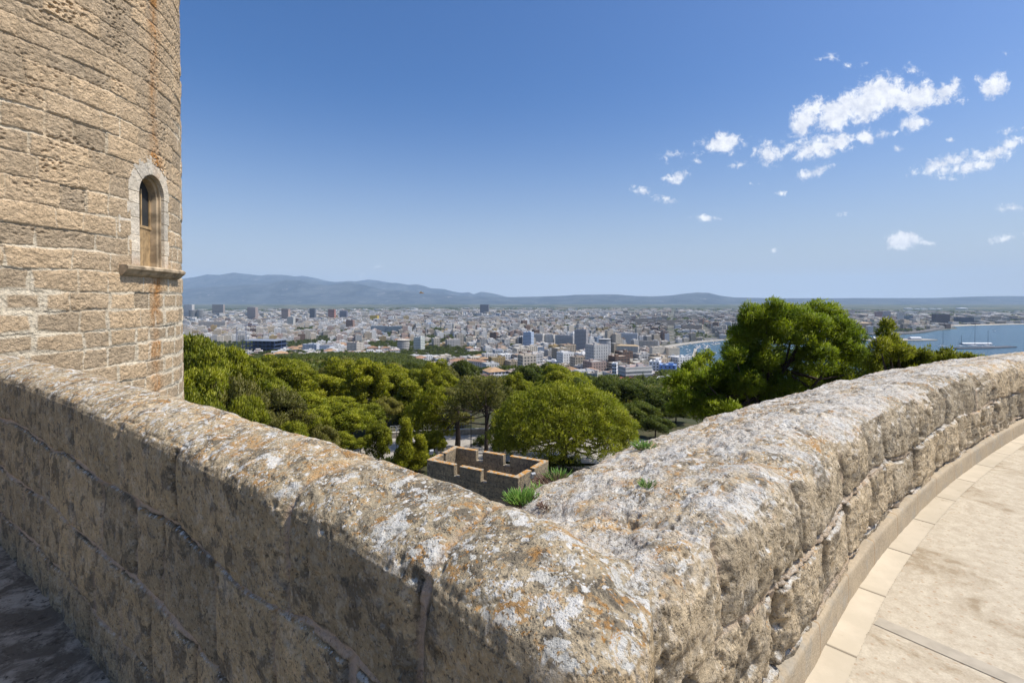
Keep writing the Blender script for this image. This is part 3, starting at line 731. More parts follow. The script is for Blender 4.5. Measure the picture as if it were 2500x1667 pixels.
me = mesh_np('ground', np.stack([GX, GY, GZ], -1).reshape(-1, 3), f, True, mats=[mg_]); o = link('ground', me); tag(o, kind='structure')
# sea
mw, t, b = mat('sea_water')
co = t.node('ShaderNodeTexCoord').outputs['Object']
t.put(b.inputs['Base Color'], t.mix(t.ramp(t.noise(t.scale(co, (1, 3, 1)), .004, 4), .4, .65), (.022, .070, .100), (.028, .088, .115)))
b.inputs['Roughness'].default_value = .22; b.inputs['Specular IOR Level'].default_value = .5; b.inputs['IOR'].default_value = 1.33
t.l.new(t.bump(t.noise(t.scale(co, (1, 1, 1)), .35, 5, .65), .9, 1.2), b.inputs['Normal'])
me = bpy.data.meshes.new('sea'); me.from_pydata([(x, y, -130.0) for x, y in SEA], [], [tuple(range(len(SEA)))]); me.materials.append(mw); bm_fix(me)
if me.polygons[0].normal.z < 0: me.flip_normals()
o = link('sea', me); tag(o, kind='structure')
# hills: ridges given by their crest as seen (photo px x, y) and a distance
CREST_A = [(-400, 690), (0, 700), (300, 690), (448, 679.5), (474, 677), (505, 669), (538, 669), (569, 664), (597, 667), (636, 671), (653, 668.5), (692, 671), (720, 674), (763, 681), (791, 685), (819, 688), (850, 685), (878, 687), (903, 690), (920, 687), (945, 692), (967, 690.5), (995, 695), (1018, 692.5), (1037, 697), (1053, 703), (1070, 704), (1085, 705.5), (1106, 711), (1127, 715), (1145, 713.4), (1157, 718), (1174, 712), (1191, 714), (1213, 718), (1230, 722.5), (1260, 730), (1300, 736)]
CREST_B = [(-400, 715), (300, 712), (448, 705), (520, 700), (600, 695), (660, 690), (700, 681), (735, 683), (760, 690), (800, 696), (850, 689), (880, 693), (930, 706), (990, 709), (1060, 716), (1120, 722), (1190, 724), (1255, 725), (1319, 723.6), (1383, 721.5), (1404, 719), (1446, 718.6), (1506, 718.8), (1549, 722), (1591, 723), (1634, 721), (1666, 717), (1702, 713.6), (1732, 715), (1761, 722), (1793, 726), (1900, 728), (2142, 727.4), (2278, 727), (2363, 724), (2448, 722), (2600, 722), (2800, 724), (3200, 730)]
CREST_C = [(700, 676), (740, 672), (765, 677), (790, 683), (830, 690), (870, 686), (900, 682), (925, 685), (960, 690), (1000, 700)]
mh, t, b = mat('hazed_hill_scrub')
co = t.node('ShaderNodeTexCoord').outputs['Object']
c = t.mix(t.ramp(t.noise(co, .0016, 8, .68, .4), .42, .6), (.03, .045, .065), (.07, .085, .10))  # scrub tones shifted to blue, distance haze painted into the colour
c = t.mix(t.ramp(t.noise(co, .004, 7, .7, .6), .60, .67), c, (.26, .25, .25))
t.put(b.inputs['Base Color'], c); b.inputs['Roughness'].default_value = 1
def ridge(name, crest, D, width, seed, label, rough=.12):
    cx = np.arange(crest[0][0], crest[-1][0], 2.5); cy = np.interp(cx, [c_[0] for c_ in crest], [c_[1] for c_ in crest])
    nrow = 46; vs = []
    s = np.linspace(-1, 1, nrow)
    dirs = [ray(x_, y_) for x_, y_ in zip(cx, cy)]
    base = np.array([[d_.x, d_.z] for d_ in dirs])
    for j, sj in enumerate(s):
        Yd = D + sj * width
        X = base[:, 0] * Yd; Y = np.full(len(cx), Yd)
        hcrest = base[:, 1] * D + 122.0       # height above the plain at the crest
        prof = (1 - abs(sj)) ** 1.25
        p3 = np.stack([X / 1600, Y / 1600, X * 0], 1)
        er = fbm(p3, 5, seed, .55) * rough * 4 * abs(sj) ** .5 * (1 - abs(sj))
        rid = (1 - np.abs(vnoise(np.stack([X / 900, Y / 2600, X * 0], 1), seed + 9))) * .30 * abs(sj) * (1 - abs(sj)) * 2
        Z = -123.5 + hcrest * np.clip(prof + er + rid * prof, 0, 1.0 if abs(sj) > .02 else 1)
        vs.append(np.stack([X, Y, Z], 1))
    V = np.concatenate(vs); n = len(cx); idx = np.arange(nrow * n).reshape(nrow, n)
    f = np.stack([idx[:-1, :-1], idx[:-1, 1:], idx[1:, 1:], idx[1:, :-1]], -1).reshape(-1, 4)
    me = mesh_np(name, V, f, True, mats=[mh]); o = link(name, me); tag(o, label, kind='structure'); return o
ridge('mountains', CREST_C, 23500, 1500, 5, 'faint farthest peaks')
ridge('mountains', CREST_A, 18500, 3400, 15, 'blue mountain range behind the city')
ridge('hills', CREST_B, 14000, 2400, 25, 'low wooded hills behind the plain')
# air
hz = MB(); hz.box(-19000, -9400, -150, 19000, 25500, 1150); mz = bpy.data.materials.new('haze_air'); mz.use_nodes = True
mz.node_tree.nodes.clear(); ht = NT(mz.node_tree); out = ht.node('ShaderNodeOutputMaterial'); pv = ht.node('ShaderNodeVolumePrincipled')
pv.inputs['Color'].default_value = (.60, .79, 1.0, 1); pv.inputs['Density'].default_value = 3.8e-5; pv.inputs['Anisotropy'].default_value = .0
ht.l.new(pv.outputs[0], out.inputs['Volume'])
HAZE = hz.build('haze', mz); tag(HAZE, kind='stuff')
# ================================================================== small battlemented turret below, road and walls
H = 13.0
def at_h(nx, ny, h): d = ray(nx, ny); return d * (-h / d.z)
A_ = at_h(1042.5, 1122, H); B_ = at_h(1264.6, 1166.7, H); C_ = at_h(1339, 1124, H); D_ = at_h(1110.5, 1088, H)
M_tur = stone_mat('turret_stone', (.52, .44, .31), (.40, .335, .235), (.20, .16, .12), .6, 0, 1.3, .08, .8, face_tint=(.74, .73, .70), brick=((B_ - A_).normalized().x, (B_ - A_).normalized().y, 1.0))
mtop, t, b = mat('orange_lichen_top')
co = t.node('ShaderNodeTexCoord').outputs['Object']
c = t.mix(t.ramp(t.noise(co, 3.0, 7, .7), .45, .56), (.42, .36, .26), (.48, .22, .035)); c = t.mix(t.ramp(t.noise(co, 9, 5, .7), .58, .7), c, (.6, .57, .5))
t.put(b.inputs['Base Color'], c)
tur = empty('turret', ((A_.x + B_.x + C_.x + D_.x) / 4, (A_.y + B_.y + C_.y + D_.y) / 4, -20.3), label='small roofless stone turret with battlements and orange lichen on its merlons, below the parapet corner', cat='turret')
O = tur.location
TH = .42; MH = .85
def lerp(a, b_, t_): return a + (b_ - a) * t_
def qd(a, b_, t0, t1, th):  # quad strip inside the edge a->b; inside is to the left
    e = (b_ - a).normalized(); n = Vector((-e.y, e.x, 0)); return [lerp(a, b_, t0), lerp(a, b_, t1), lerp(a, b_, t1) + n * th, lerp(a, b_, t0) + n * th]
A0_, B0_, C0_, D0_ = [Vector((v.x, v.y, 0)) for v in (A_, B_, C_, D_)]
def place(m_, mats, name):
    m_.v = [(v[0] - O.x, v[1] - O.y, v[2] - O.z) for v in m_.v]; return m_.build(name, mats, tur)
cen = (A0_ + B0_ + C0_ + D0_) / 4
def inset(v, k): d = cen - v; L_ = d.length; return v + d * (k / L_)
# outer ring wall up to the sill level, solid between outer and inner quads
def ring(outer, inner, z0, z1, m_):
    n = 4; vs = [(v.x, v.y, z0) for v in outer] + [(v.x, v.y, z1) for v in outer] + [(v.x, v.y, z0) for v in inner] + [(v.x, v.y, z1) for v in inner]
    fs = []
    for i in range(4):
        j = (i + 1) % 4; fs += [(i, j, j + 4, i + 4), (j + 8, i + 8, i + 12, j + 12), (i + 4, j + 4, j + 12, i + 12)]
    return m_.add(vs, fs)
def off_in(Q, th):
    out = []
    for i in range(4):
        a, b_, c_ = Q[i - 1], Q[i], Q[(i + 1) % 4]; e1 = (b_ - a).normalized(); e2 = (c_ - b_).normalized(); n1 = Vector((-e1.y, e1.x, 0)); n2 = Vector((-e2.y, e2.x, 0))
        k = (n1 + n2); k = k / k.dot(n1); out.append(b_ + k * th)
    return out
Q = [A0_, B0_, C0_, D0_]; QI = off_in(Q, TH)
QO = off_in(Q, -.22)
m_ = MB(); ring(Q, QI, -20.4, -H - MH, m_); w = place(m_, M_tur, 'wall')
m_ = MB(); ring(QO, off_in(Q, -.002), -20.4, -H - MH - 1.55, m_); place(m_, M_tur, 'plinth')
m_ = MB(); m_.prism([(v.x, v.y) for v in off_in(Q, TH + .003)], -H - 3.3, -H - 3.0); place(m_, M_tur, 'floor')
spans = {0: [(0, .32), (.385, .615), (.68, 1)], 1: [(TH / (B_ - C_).length, .42), (.52, 1)], 2: [(TH / (C_ - D_).length, .365), (.435, .655), (.73, 1)], 3: [(TH / (D_ - A_).length, .50), (.58, 1 - TH / (D_ - A_).length)]}
rs = np.random.RandomState(2)
for e, sp in spans.items():
    a, b_ = Q[e], Q[(e + 1) % 4]
    for (t0, t1) in sp:
        P4 = qd(a, b_, t0, t1, TH); m_ = MB(); j = .03 * rs.rand()
        m_.prism([(v.x, v.y) for v in P4], -H - MH + .003, -H + j - .05); o = place(m_, M_tur, 'merlon')
        c4 = sum(P4, Vector()) / 4; m_ = MB(); m_.prism([((v - c4) * 1.015 + c4)[:2] for v in P4], -H + j - .05, -H + j - .01); o2 = place(m_, mtop, 'coping'); o2.parent = o
# subtle relief on turret walls through finer bump only
# floodlights beside the turret
M_metal = simple_mat('grey_metal', (.35, .36, .37), .45, .1, 8, .5); M_white = simple_mat('white_paint', (.72, .73, .74), .5, .05, 4, .4); M_black = simple_mat('black_iron', (.03, .03, .032), .5, .1, 8, .4)
for (nx, ny, lab) in ((1052, 1108, 'white floodlight on a short bracket at the left rear corner of the turret'), (1299, 1165, 'white floodlight on a short pole in the right side opening of the turret')):
    p0 = at_h(nx, ny, H + .25); r_ = empty('floodlight', p0, R(30), lab, 'floodlight')
    m_ = MB(); m_.tube([(0, 0, -.65), (0, 0, 0)], .035); m_.build('bracket', M_black, r_)
    m_ = MB(); m_.box(-.16, -.09, 0, .16, .09, .42); o = m_.build('lamp_head', M_metal, r_); o.rotation_euler = (R(28), 0, 0)
    m_ = MB(); m_.box(-.14, -.096, .03, .14, -.091, .39); o3 = m_.build('glass', M_white, o)
# ring road round the castle: pale paving
mr, t, b = mat('pale_paving'); co = t.node('ShaderNodeTexCoord').outputs['Object']
c = t.mix(t.ramp(t.noise(co, .9, 7, .65), .35, .65), (.33, .30, .255), (.42, .385, .33)); c = t.mix(t.math('MULTIPLY', t.ramp(t.noise(co, .25, 5), .5, .7), .5), c, (.27, .24, .20))
t.put(b.inputs['Base Color'], c)
def ring_strip(name, r0, r1, z, m, a0=-60, a1=60, n=80, zoff=0):
    a = np.radians(np.linspace(a0, a1, n)); V = np.concatenate([np.stack([r0 * np.sin(a), r0 * np.cos(a), np.full(n, z)], 1), np.stack([r1 * np.sin(a), r1 * np.cos(a), np.full(n, z)], 1)])
    i = np.arange(n - 1); f = np.stack([i, i + n, i + n + 1, i + 1], 1); me = mesh_np(name, V, f, False, mats=[m]); return link(name, me)
o = ring_strip('road', 44, 55.5, -19.95, mr); tag(o, kind='structure')
o = ring_strip('road', 60, 72, -19.95, mr, -25, 30); tag(o, 'outer road beyond the low wall', kind='structure')
M_lw = simple_mat('low_wall_stone', (.40, .35, .28), .9, .25, 3)
M_cop = simple_mat('pale_coping', (.52, .48, .41), .85, .15, 3)
def arc_wall(r, a0, a1, h, th, label, cat, name='stone_wall', z=-20.0):
    e = empty(name, (r * math.sin(R((a0 + a1) / 2)), r * math.cos(R((a0 + a1) / 2)), z), label=label, cat=cat); n = 40
    for nm, h0, h1, t0, m in (('wall', -.3, h, 0, M_lw), ('coping', h, h + .09, .05, M_cop)):
        a = np.radians(np.linspace(a0, a1, n)); r0, r1 = r - t0, r + th + t0
        V = np.concatenate([np.stack([q_ * np.sin(a) - e.location.x, q_ * np.cos(a) - e.location.y, np.full(n, h_)], 1) for q_, h_ in ((r0, h0), (r0, h1), (r1, h1), (r1, h0))])
        i = np.arange(n - 1); f = np.concatenate([np.stack([i + k * n, i + k * n + 1, i + ((k + 1) % 4) * n + 1, i + ((k + 1) % 4) * n], 1) for k in range(4)])
        me = mesh_np(nm, V, f, False, mats=[m]); link(nm, me, e)
    return e
arc_wall(56.2, -2.6, 14, .75, .45, 'low stone wall with pale coping edging the paved way behind the turret', 'wall')
arc_wall(72.5, -16, 3.5, .7, .4, 'curved low dark stone wall beyond the outer road among the pine trunks', 'wall')
# railings on the far wall
rl = empty('railing', (0, 72.9, -19.2), label='thin metal railing above the curved low wall beyond the outer road', cat='railing'); m_ = MB()
for k in range(60):
    a = R(-14 + k * .29); m_.tube([(72.7 * math.sin(a), 72.7 * math.cos(a) - 72.9, 0), (72.7 * math.sin(a), 72.7 * math.cos(a) - 72.9, .85)], .018, 4)
m_.build('posts', M_metal, rl)['kind'] = 'stuff'
m_ = MB(); m_.tube([(72.7 * math.sin(R(-14 + k * .58)), 72.7 * math.cos(R(-14 + k * .58)) - 72.9, .85) for k in range(30)], .022, 4)
m_.tube([(72.7 * math.sin(R(-14 + k * .58)), 72.7 * math.cos(R(-14 + k * .58)) - 72.9, .45) for k in range(30)], .016, 4); m_.build('rail', M_metal, rl)
# street lamps
def street_lamp(x, y, lab, sc=1):
    e = empty('street_lamp', (x, y, -20), label=lab, cat='street lamp', group='street lamps by the castle road')
    m_ = MB(); m_.tube([(0, 0, 0), (0, 0, .5), (0, 0, .55), (0, 0, 4.3)], [.11, .10, .06, .045], 8); m_.build('pole', M_black, e)
    m_ = MB(); m_.tube([(0, 0, 4.3), (0, 0, 4.45), (0, 0, 4.8)], [.08, .13, .24], 6); m_.build('lantern', M_white, e)
    m_ = MB(); m_.tube([(0, 0, 4.8), (0, 0, 4.83), (0, 0, 5.0)], [.27, .27, .04], 6); m_.build('cap', M_black, e); e.scale = (sc, sc, sc)
p = at_h(1150, 1092, 20); street_lamp(p.x, p.y, 'black street lamp with a pale lantern standing behind the turret among the pine trunks')
p = at_h(968, 1118, 20); street_lamp(p.x + .0, p.y, 'short black street lamp between the two small pines left of the turret', .8)
# ================================================================== trees
def foliage_mat(name, c1, c2, hi):
    m, t, b = mat(name)
    tint = t.attr('tint'); oi = t.node('ShaderNodeObjectInfo').outputs['Random']
    co = t.node('ShaderNodeTexCoord').outputs['Object']
    c = t.mix(t.ramp(tint, 0, 1, 0, 1, False), c1, c2); c = t.mix(t.math('MULTIPLY', t.ramp(t.noise(co, .55, 4), .42, .62), .75), c, hi)
    c = t.mix(1.0, c, t.mix(oi, (1.15, 1.12, 1.1), (1.75, 1.6, 1.3)), 'MULTIPLY')
    t.put(b.inputs['Base Color'], c); b.inputs['Roughness'].default_value = .55; b.inputs['Specular IOR Level'].default_value = .25
    tr = t.node('ShaderNodeBsdfTranslucent'); t.put(tr.inputs[0], t.mix(1.0, c, (1.5, 1.6, .6), 'MULTIPLY'))
    mx = t.node('ShaderNodeMixShader'); mx.inputs[0].default_value = .36; out = m.node_tree.nodes['Material Output']
    t.l.new(b.outputs[0], mx.inputs[1]); t.l.new(tr.outputs[0], mx.inputs[2]); t.l.new(mx.outputs[0], out.inputs[0]); return m
F_pine = foliage_mat('pine_needles', (.103, .135, .016), (.182, .208, .024), (.245, .262, .03))
F_olive = foliage_mat('olive_needles', (.10, .105, .03), (.165, .165, .05), (.21, .20, .07))
F_dark = foliage_mat('dark_needles', (.045, .07, .018), (.08, .105, .026), (.11, .13, .032))
F_bright = foliage_mat('bright_needles', (.12, .146, .014), (.207, .223, .02), (.272, .28, .028))
M_bark = simple_mat('pine_bark', (.075, .055, .042), .95, .35, 5)
M_bark2 = simple_mat('grey_bark', (.20, .17, .14), .95, .3, 5)

def blades(centers, normals, k, length, width, rs, spread=.9, up=.35):
    """needle sprays: k thin triangles from every centre"""
    n = len(centers); C_ = np.repeat(centers, k, 0); Nn = np.repeat(normals, k, 0)
    d = Nn + spread * rs.randn(n * k, 3) * .6; d[:, 2] += up; d /= np.linalg.norm(d, axis=1)[:, None]
    L_ = length * (.55 + .75 * rs.rand(n * k)); a = np.cross(d, rs.randn(n * k, 3)); a /= np.linalg.norm(a, axis=1)[:, None] + 1e-9
    w = width * (.6 + .8 * rs.rand(n * k))
    st = C_ + rs.randn(n * k, 3) * length * .22
    # two-segment spray: a kite of two triangles
    v0 = st; v1 = st + d * (L_ * .55)[:, None] + a * w[:, None]; v2 = st + d * L_[:, None]; v3 = st + d * (L_ * .55)[:, None] - a * w[:, None]
    V = np.stack([v0, v1, v2, v3], 1).reshape(-1, 3); f = np.arange(len(V)).reshape(-1, 4)
    nn_ = Nn * .65 + d * .5 + .38 * rs.randn(n * k, 3); nn_ /= np.linalg.norm(nn_, axis=1)[:, None]
    return V, f, np.repeat(nn_, 4, 0)
def puffs(clumps, density, rs, inner=.25):
    """points with outward normals on flattened clumps; clumps: (x,y,z,rx,ry,rz)"""
    Cc, Nn, T_ = [], [], []
    for c_ in clumps:
        c_ = np.array(c_, float); n = max(12, int(density * (c_[3] * c_[4] + c_[3] * c_[5] + c_[4] * c_[5]) / 3 * 4))
        v = rs.randn(n, 3); v /= np.linalg.norm(v, axis=1)[:, None]; low = v[:, 2] < -.25; v[low, 2] *= .3
        v /= np.linalg.norm(v, axis=1)[:, None]
        r_ = 1 - inner * rs.rand(n) ** 1.6
        lump = 1 + .22 * vnoise(v * 2.6 + c_[:3] * 3.1, 7) + .10 * vnoise(v * 6 + c_[:3], 8)
        p = c_[:3] + v * c_[3:6] * (r_ * lump)[:, None]
        Cc.append(p); Nn.append(v / c_[3:6] / np.linalg.norm(v / c_[3:6], axis=1)[:, None]); T_.append(np.full(n, rs.rand()) * .5 + rs.rand(n) * .5)
    return np.concatenate(Cc), np.concatenate(Nn), np.concatenate(T_)
def crown_mesh(name, clumps, density, k, length, width, m, seed, up=.35):
    rs = np.random.RandomState(seed); c_, n_, t_ = puffs(clumps, density, rs)
    V, f, cn = blades(c_, n_, k, length, width, rs, up=up)
    me = mesh_np(name, V, f, True, {'tint': ('FACE', np.repeat(t_, k))}, mats=[m]); set_normals(me, cn); return me
def trunk_mesh(clumps, h_crown, r0, seed, lean=(0, 0), n_limbs=14, m=None, fork=.45):
    rs = np.random.RandomState(seed); mb = MB(); top = Vector((lean[0], lean[1], h_crown))
    pts = [Vector((0, 0, -.6)), Vector((lean[0] * .15 + .1 * rs.randn(), lean[1] * .15, h_crown * .25)), Vector((lean[0] * .5, lean[1] * .5 + .15 * rs.randn(), h_crown * .6)), top]
    mb.tube(pts, [r0 * 1.25, r0, r0 * .8, r0 * .45], 8)
    idx = rs.choice(len(clumps), min(n_limbs, len(clumps)), replace=False)
    for i in idx:
        c_ = Vector(clumps[i][:3]); s_ = pts[1].lerp(top, fork + (1 - fork) * rs.rand()); mid = s_.lerp(c_, .5) + Vector((0, 0, -.12 * (c_ - s_).length))
        mb.tube([s_, mid, c_], [r0 * .38, r0 * .24, r0 * .08], 5)
    me = bpy.data.meshes.new('trunk'); me.from_pydata([tuple(v) for v in mb.v], [], mb.f); me.materials.append(m or M_bark); me.polygons.foreach_set('use_smooth', [True] * len(mb.f)); return me
def shell_clumps(n, R_, Hh, zc, cr, rs, kind='dome', flat=.62, inner=.3):
    """clump centres spread over the upper surface of a crown"""
    out = []
    for i in range(n):
        u_, v_ = rs.rand(), rs.rand(); ph = 2 * math.pi * (i * .618 + .1 * rs.randn())
        if kind == 'dome': zf = 1 - 1.25 * (i + .5) / n; zf = max(zf, -.25)
        elif kind == 'flat': zf = 1 - .95 * (i + .5) / n
        else: zf = 1 - 1.75 * (i + .5) / n
        rad = math.sqrt(max(0, 1 - zf * zf)); s_ = 1 - inner * rs.rand() ** 1.5 if i % 4 else .35 + .4 * rs.rand()
        if kind == 'cone': rad = (1 - zf) / 2 * 1.05 + .08
        k_ = cr * (.7 + .6 * rs.rand())
        out.append((R_ * rad * s_ * math.cos(ph), R_ * rad * s_ * math.sin(ph), zc + Hh * zf * (.55 + .45 * s_), k_, k_, k_ * flat))
    return out
PROTO = {}
def make_proto(key, name, clumps, density, k, ln, wd, m, seed, hc, r0, up=.35, lean=(0, 0), limbs=14, bark=None):
    e = empty(name, (0, 0, 0)); cm = crown_mesh('crown', clumps, density, k, ln, wd, m, seed, up); link('crown', cm, e)
    link('trunk', trunk_mesh(clumps, hc, r0, seed, lean, limbs, bark), e); PROTO[key] = (e, False); return e
rs = np.random.RandomState(11)
# generic pines about 11 m tall, crowns 8-9 m wide
make_proto('p1', 'pine_tree', shell_clumps(46, 3.6, 3.4, 6.6, 1.15, rs), 58, 3, .40, .07, F_pine, 1, 7.5, .22)
make_proto('p2', 'pine_tree', shell_clumps(50, 3.4, 4.2, 6.2, 1.05, rs, 'ell'), 58, 3, .40, .07, F_bright, 2, 8.0, .2)
make_proto('p3', 'pine_tree', shell_clumps(44, 4.3, 2.8, 6.8, 1.15, rs), 56, 3, .38, .065, F_olive, 3, 7.2, .24)
make_proto('p4', 'pine_tree', shell_clumps(44, 3.9, 3.0, 6.4, 1.2, rs), 54, 3, .40, .07, F_dark, 4, 7.0, .22)
make_proto('p5', 'pine_tree', shell_clumps(56, 3.0, 4.8, 5.8, 1.0, rs, 'cone'), 58, 3, .40, .07, F_bright, 5, 8.5, .18)
make_proto('bush', 'bush', shell_clumps(14, .9, .7, .35, .5, rs, 'dome'), 90, 3, .22, .035, F_dark, 6, .5, .06, limbs=5)
make_proto('cyp', 'cypress_tree', [(0, 0, z, .9 - abs(z - 3.5) * .1, .9 - abs(z - 3.5) * .1, 1.4) for z in np.arange(1.2, 9, .8)], 30, 3, .3, .06, F_dark, 7, 7, .14, up=1.2, limbs=3)
def tree(key, x, y, z, s, label, group, rz=None, sz=None):
    e, used = PROTO[key]; rz = rs.rand() * 6.28 if rz is None else rz; sc = (s, s, sz or s)
    if not used:
        PROTO[key] = (e, True); e.location = (x, y, z); e.rotation_euler = (0, 0, rz); e.scale = sc; tag(e, label, e.name.split('.')[0].replace('_tree', '').replace('_', ' ') + (' tree' if 'tree' in e.name else ''), group); return e
    o = dup(e, (x, y, z), rz, sc, label); o['group'] = group; return o

# ---- hero: broad round pine right of the turret
def px_clumps(Y, items, base_xyz, jitter, rs_, grow=1.0):
    """clumps given by photo px x, y and radius px at distance Y, spread in depth around the tree axis"""
    out = []
    for (nx, ny, rp) in items:
        rp = rp * grow
        yy = Y + (rs_.rand() - .5) * 2 * jitter; d = ray(nx, ny) * yy; r_ = rp / F * yy
        out.append((d.x - base_xyz[0], d.y - base_xyz[1], d.z - base_xyz[2], r_, r_, r_ * .72))
    return out
rs2 = np.random.RandomState(21)
bp = at_h(1375, 1150, 20.0)
cl = []
for i in range(210):     # dome: centre px (1385,1010), half width 185, top 925
    ph = rs2.rand() * 2 * math.pi; zf = 1 - 1.15 * (i + .5) / 210; rad = math.sqrt(max(0, 1 - max(zf, 0) ** 2)) * (1 if zf > 0 else 1 + zf * .25)
    s_ = 1 - .10 * rs2.rand() if i % 5 else .5 + .4 * rs2.rand(); ph = 2 * math.pi * (i * .618034)
    cl.append((8.0 * rad * s_ * math.cos(ph), 6.5 * rad * s_ * math.sin(ph), 4.1 + 5.7 * max(zf, -.3) * s_, .98, .98, .70))
hero = empty('pine_tree', (bp.x, bp.y, -20), label='broad dome-shaped umbrella pine with dense light green crown just right of the turret', cat='pine tree', group='pine trees below the castle')
link('crown', crown_mesh('crown', cl, 60, 3, .30, .036, F_pine, 31), hero)
link('trunk', trunk_mesh(cl, 6.0, .42, 33, (.5, 0), 34, fork=.15), hero)
# ---- hero: big near pine on the right, its crown top reaches almost the horizon
BIG = [(1665,925,22),(1690,940,28),(1735,915,24),(1655,950,26),(1700,960,32),(1745,930,34),(1680,985,26),(1790,920,40),(1840,890,40),(2125,885,26),(2140,910,24),(2030,915,34),(1820,775,38),(1870,762,36),(1905,775,34),(1818,800,34),(1850,805,42),(1900,812,42),(1945,775,36),(1990,765,34),(2035,775,34),(2065,800,34),(2080,830,30),(2050,850,36),(2000,820,42),(1950,830,44),(1970,790,40),
 (1812,850,34),(1800,880,44),(1860,860,44),(1765,905,22),(1830,930,46),(1890,910,46),(1940,890,44),(2000,880,42),(2060,890,34),(2105,870,26),(2120,905,24),(1790,960,44),(1850,985,42),(1910,960,40),(1980,930,40),(2050,930,34),(2105,940,26),
 (1760,1000,36),(1810,1030,36),(1720,1010,26),(1960,980,38),(2030,975,30),(2090,965,24),(1712,888,18),(1688,900,18),(1720,930,26),(1665,960,22),(1700,985,24),(1640,930,18),(1720,870,18),(1745,960,30),(1880,1010,36),(1650,995,18),(1780,1060,34),(1730,1055,28),(2140,925,18),(1925,1000,30),(1800,825,22),(1795,870,24)]
rs3 = np.random.RandomState(5); YB = 34.0; bb_ = ray(1880, 1000) * YB; bxyz = (bb_.x, bb_.y + .5, -20)
cl = px_clumps(YB, BIG, bxyz, 2.6, rs3); 
big = []
for c_ in cl:      # break each limb mass into several puffs
    n = 9
    for k in range(n):
        v = rs3.randn(3); v /= np.linalg.norm(v); s_ = c_[3] * .70
        big.append((c_[0] + v[0] * s_, c_[1] + v[1] * s_, c_[2] + v[2] * s_ * .8, c_[3] * .50, c_[3] * .50, c_[3] * .44))
hero2 = empty('pine_tree', bxyz, label='large dense dark pine close beyond the right parapet with its top almost on the horizon', cat='pine tree', group='pine trees below the castle')
link('crown', crown_mesh('crown', big, 125, 4, .24, .024, foliage_mat('big_pine_needles', (.085, .13, .013), (.165, .225, .018), (.23, .28, .023)), 41, up=.5), hero2)
link('trunk', trunk_mesh(cl, 15.5, .40, 43, (.3, 0), 40, fork=.45), hero2)
SML = [(2165,800,14),(2168,820,16),(2175,840,18),(2150,850,18),(2195,860,22),(2160,880,22),(2215,870,20),(2240,880,20),(2260,865,14),(2280,885,20),(2310,880,18),(2335,885,16),(2365,890,14),(2390,895,12),(2200,900,22),(2250,905,22),(2300,905,20),(2130,900,16),(2120,930,20),(2170,930,26),(2225,930,24),(2340,905,18),(2080,940,18),(2275,930,20),(2410,905,10),(2315,860,8),(2370,870,9),(2395,880,8),(2166,790,8)]
YB = 27.0; bb_ = ray(2200, 900) * YB; bxyz = (bb_.x, bb_.y + .4, -20); rs4 = np.random.RandomState(6)
cl = px_clumps(YB, SML, bxyz, 1.4, rs4, 1.22); sm = []
for c_ in cl:
    for k in range(8):
        v = rs4.randn(3); v /= np.linalg.norm(v); s_ = c_[3] * .6; sm.append((c_[0] + v[0] * s_, c_[1] + v[1] * s_, c_[2] + v[2] * s_, c_[3] * .48, c_[3] * .48, c_[3] * .46))
hero3 = empty('pine_tree', bxyz, label='near pine with pointed bright sprays behind the right parapet, before the sea', cat='pine tree', group='pine trees below the castle')
link('crown', crown_mesh('crown', sm, 170, 4, .21, .022, F_bright, 51, up=.9), hero3)
link('trunk', trunk_mesh(cl, 16.5, .3, 53, (.2, 0), 24, fork=.7), hero3)
# ---- open olive pine with a visible trunk, and a dark trunked one, behind the turret
def px_tree(items, tx, ty, D, base_z, lab, m, split, rad, hc, seed, dens=70, ln=.32, wd=.045, jit=2.2, bark=None, limbs=26):
    r5 = np.random.RandomState(seed); b0 = ray(tx, ty) * D; bx_ = (b0.x, b0.y, base_z); cl = px_clumps(D, items, bx_, jit, r5); out = []
    for c_ in cl:
        for k in range(split):
            v = r5.randn(3); v /= np.linalg.norm(v); s_ = c_[3] * .7; out.append((c_[0] + v[0] * s_, c_[1] + v[1] * s_, c_[2] + v[2] * s_ * .8, c_[3] * .5, c_[3] * .5, c_[3] * .42))
    e = empty('pine_tree', bx_, label=lab, cat='pine tree', group='pine trees below the castle'); link('crown', crown_mesh('crown', out, dens, 3, ln, wd, m, seed), e)
    link('trunk', trunk_mesh(cl, hc, rad, seed + 1, (.2, 0), limbs, bark, fork=.35), e); return e
px_tree([(1120,960,26),(1150,940,28),(1185,935,28),(1215,945,26),(1235,965,22),(1105,990,24),(1130,985,26),(1165,970,26),(1200,970,26),(1225,990,20),(1100,1020,18),(1125,1015,18),(1235,1010,16),(1085,1000,18),(1160,1000,16)], 1187, 1115, 63, -20.1, 'open olive pine, bare dark trunk behind the turret', F_olive, 5, .26, 6.3, 61, 34, limbs=15)
px_tree([(1060,1000,28),(1040,975,26),(1085,985,24),(1020,1000,26),(1045,1030,26),(1075,1030,22),(1010,1030,22),(1090,1050,18),(1030,1060,20),(1062,955,20),(1060,1065,16)], 1116, 1098, 66, -20.1, 'bright green pine with thick leaning dark trunk at the left rear corner of the turret', F_bright, 6, .34, 5.5, 63, 60)
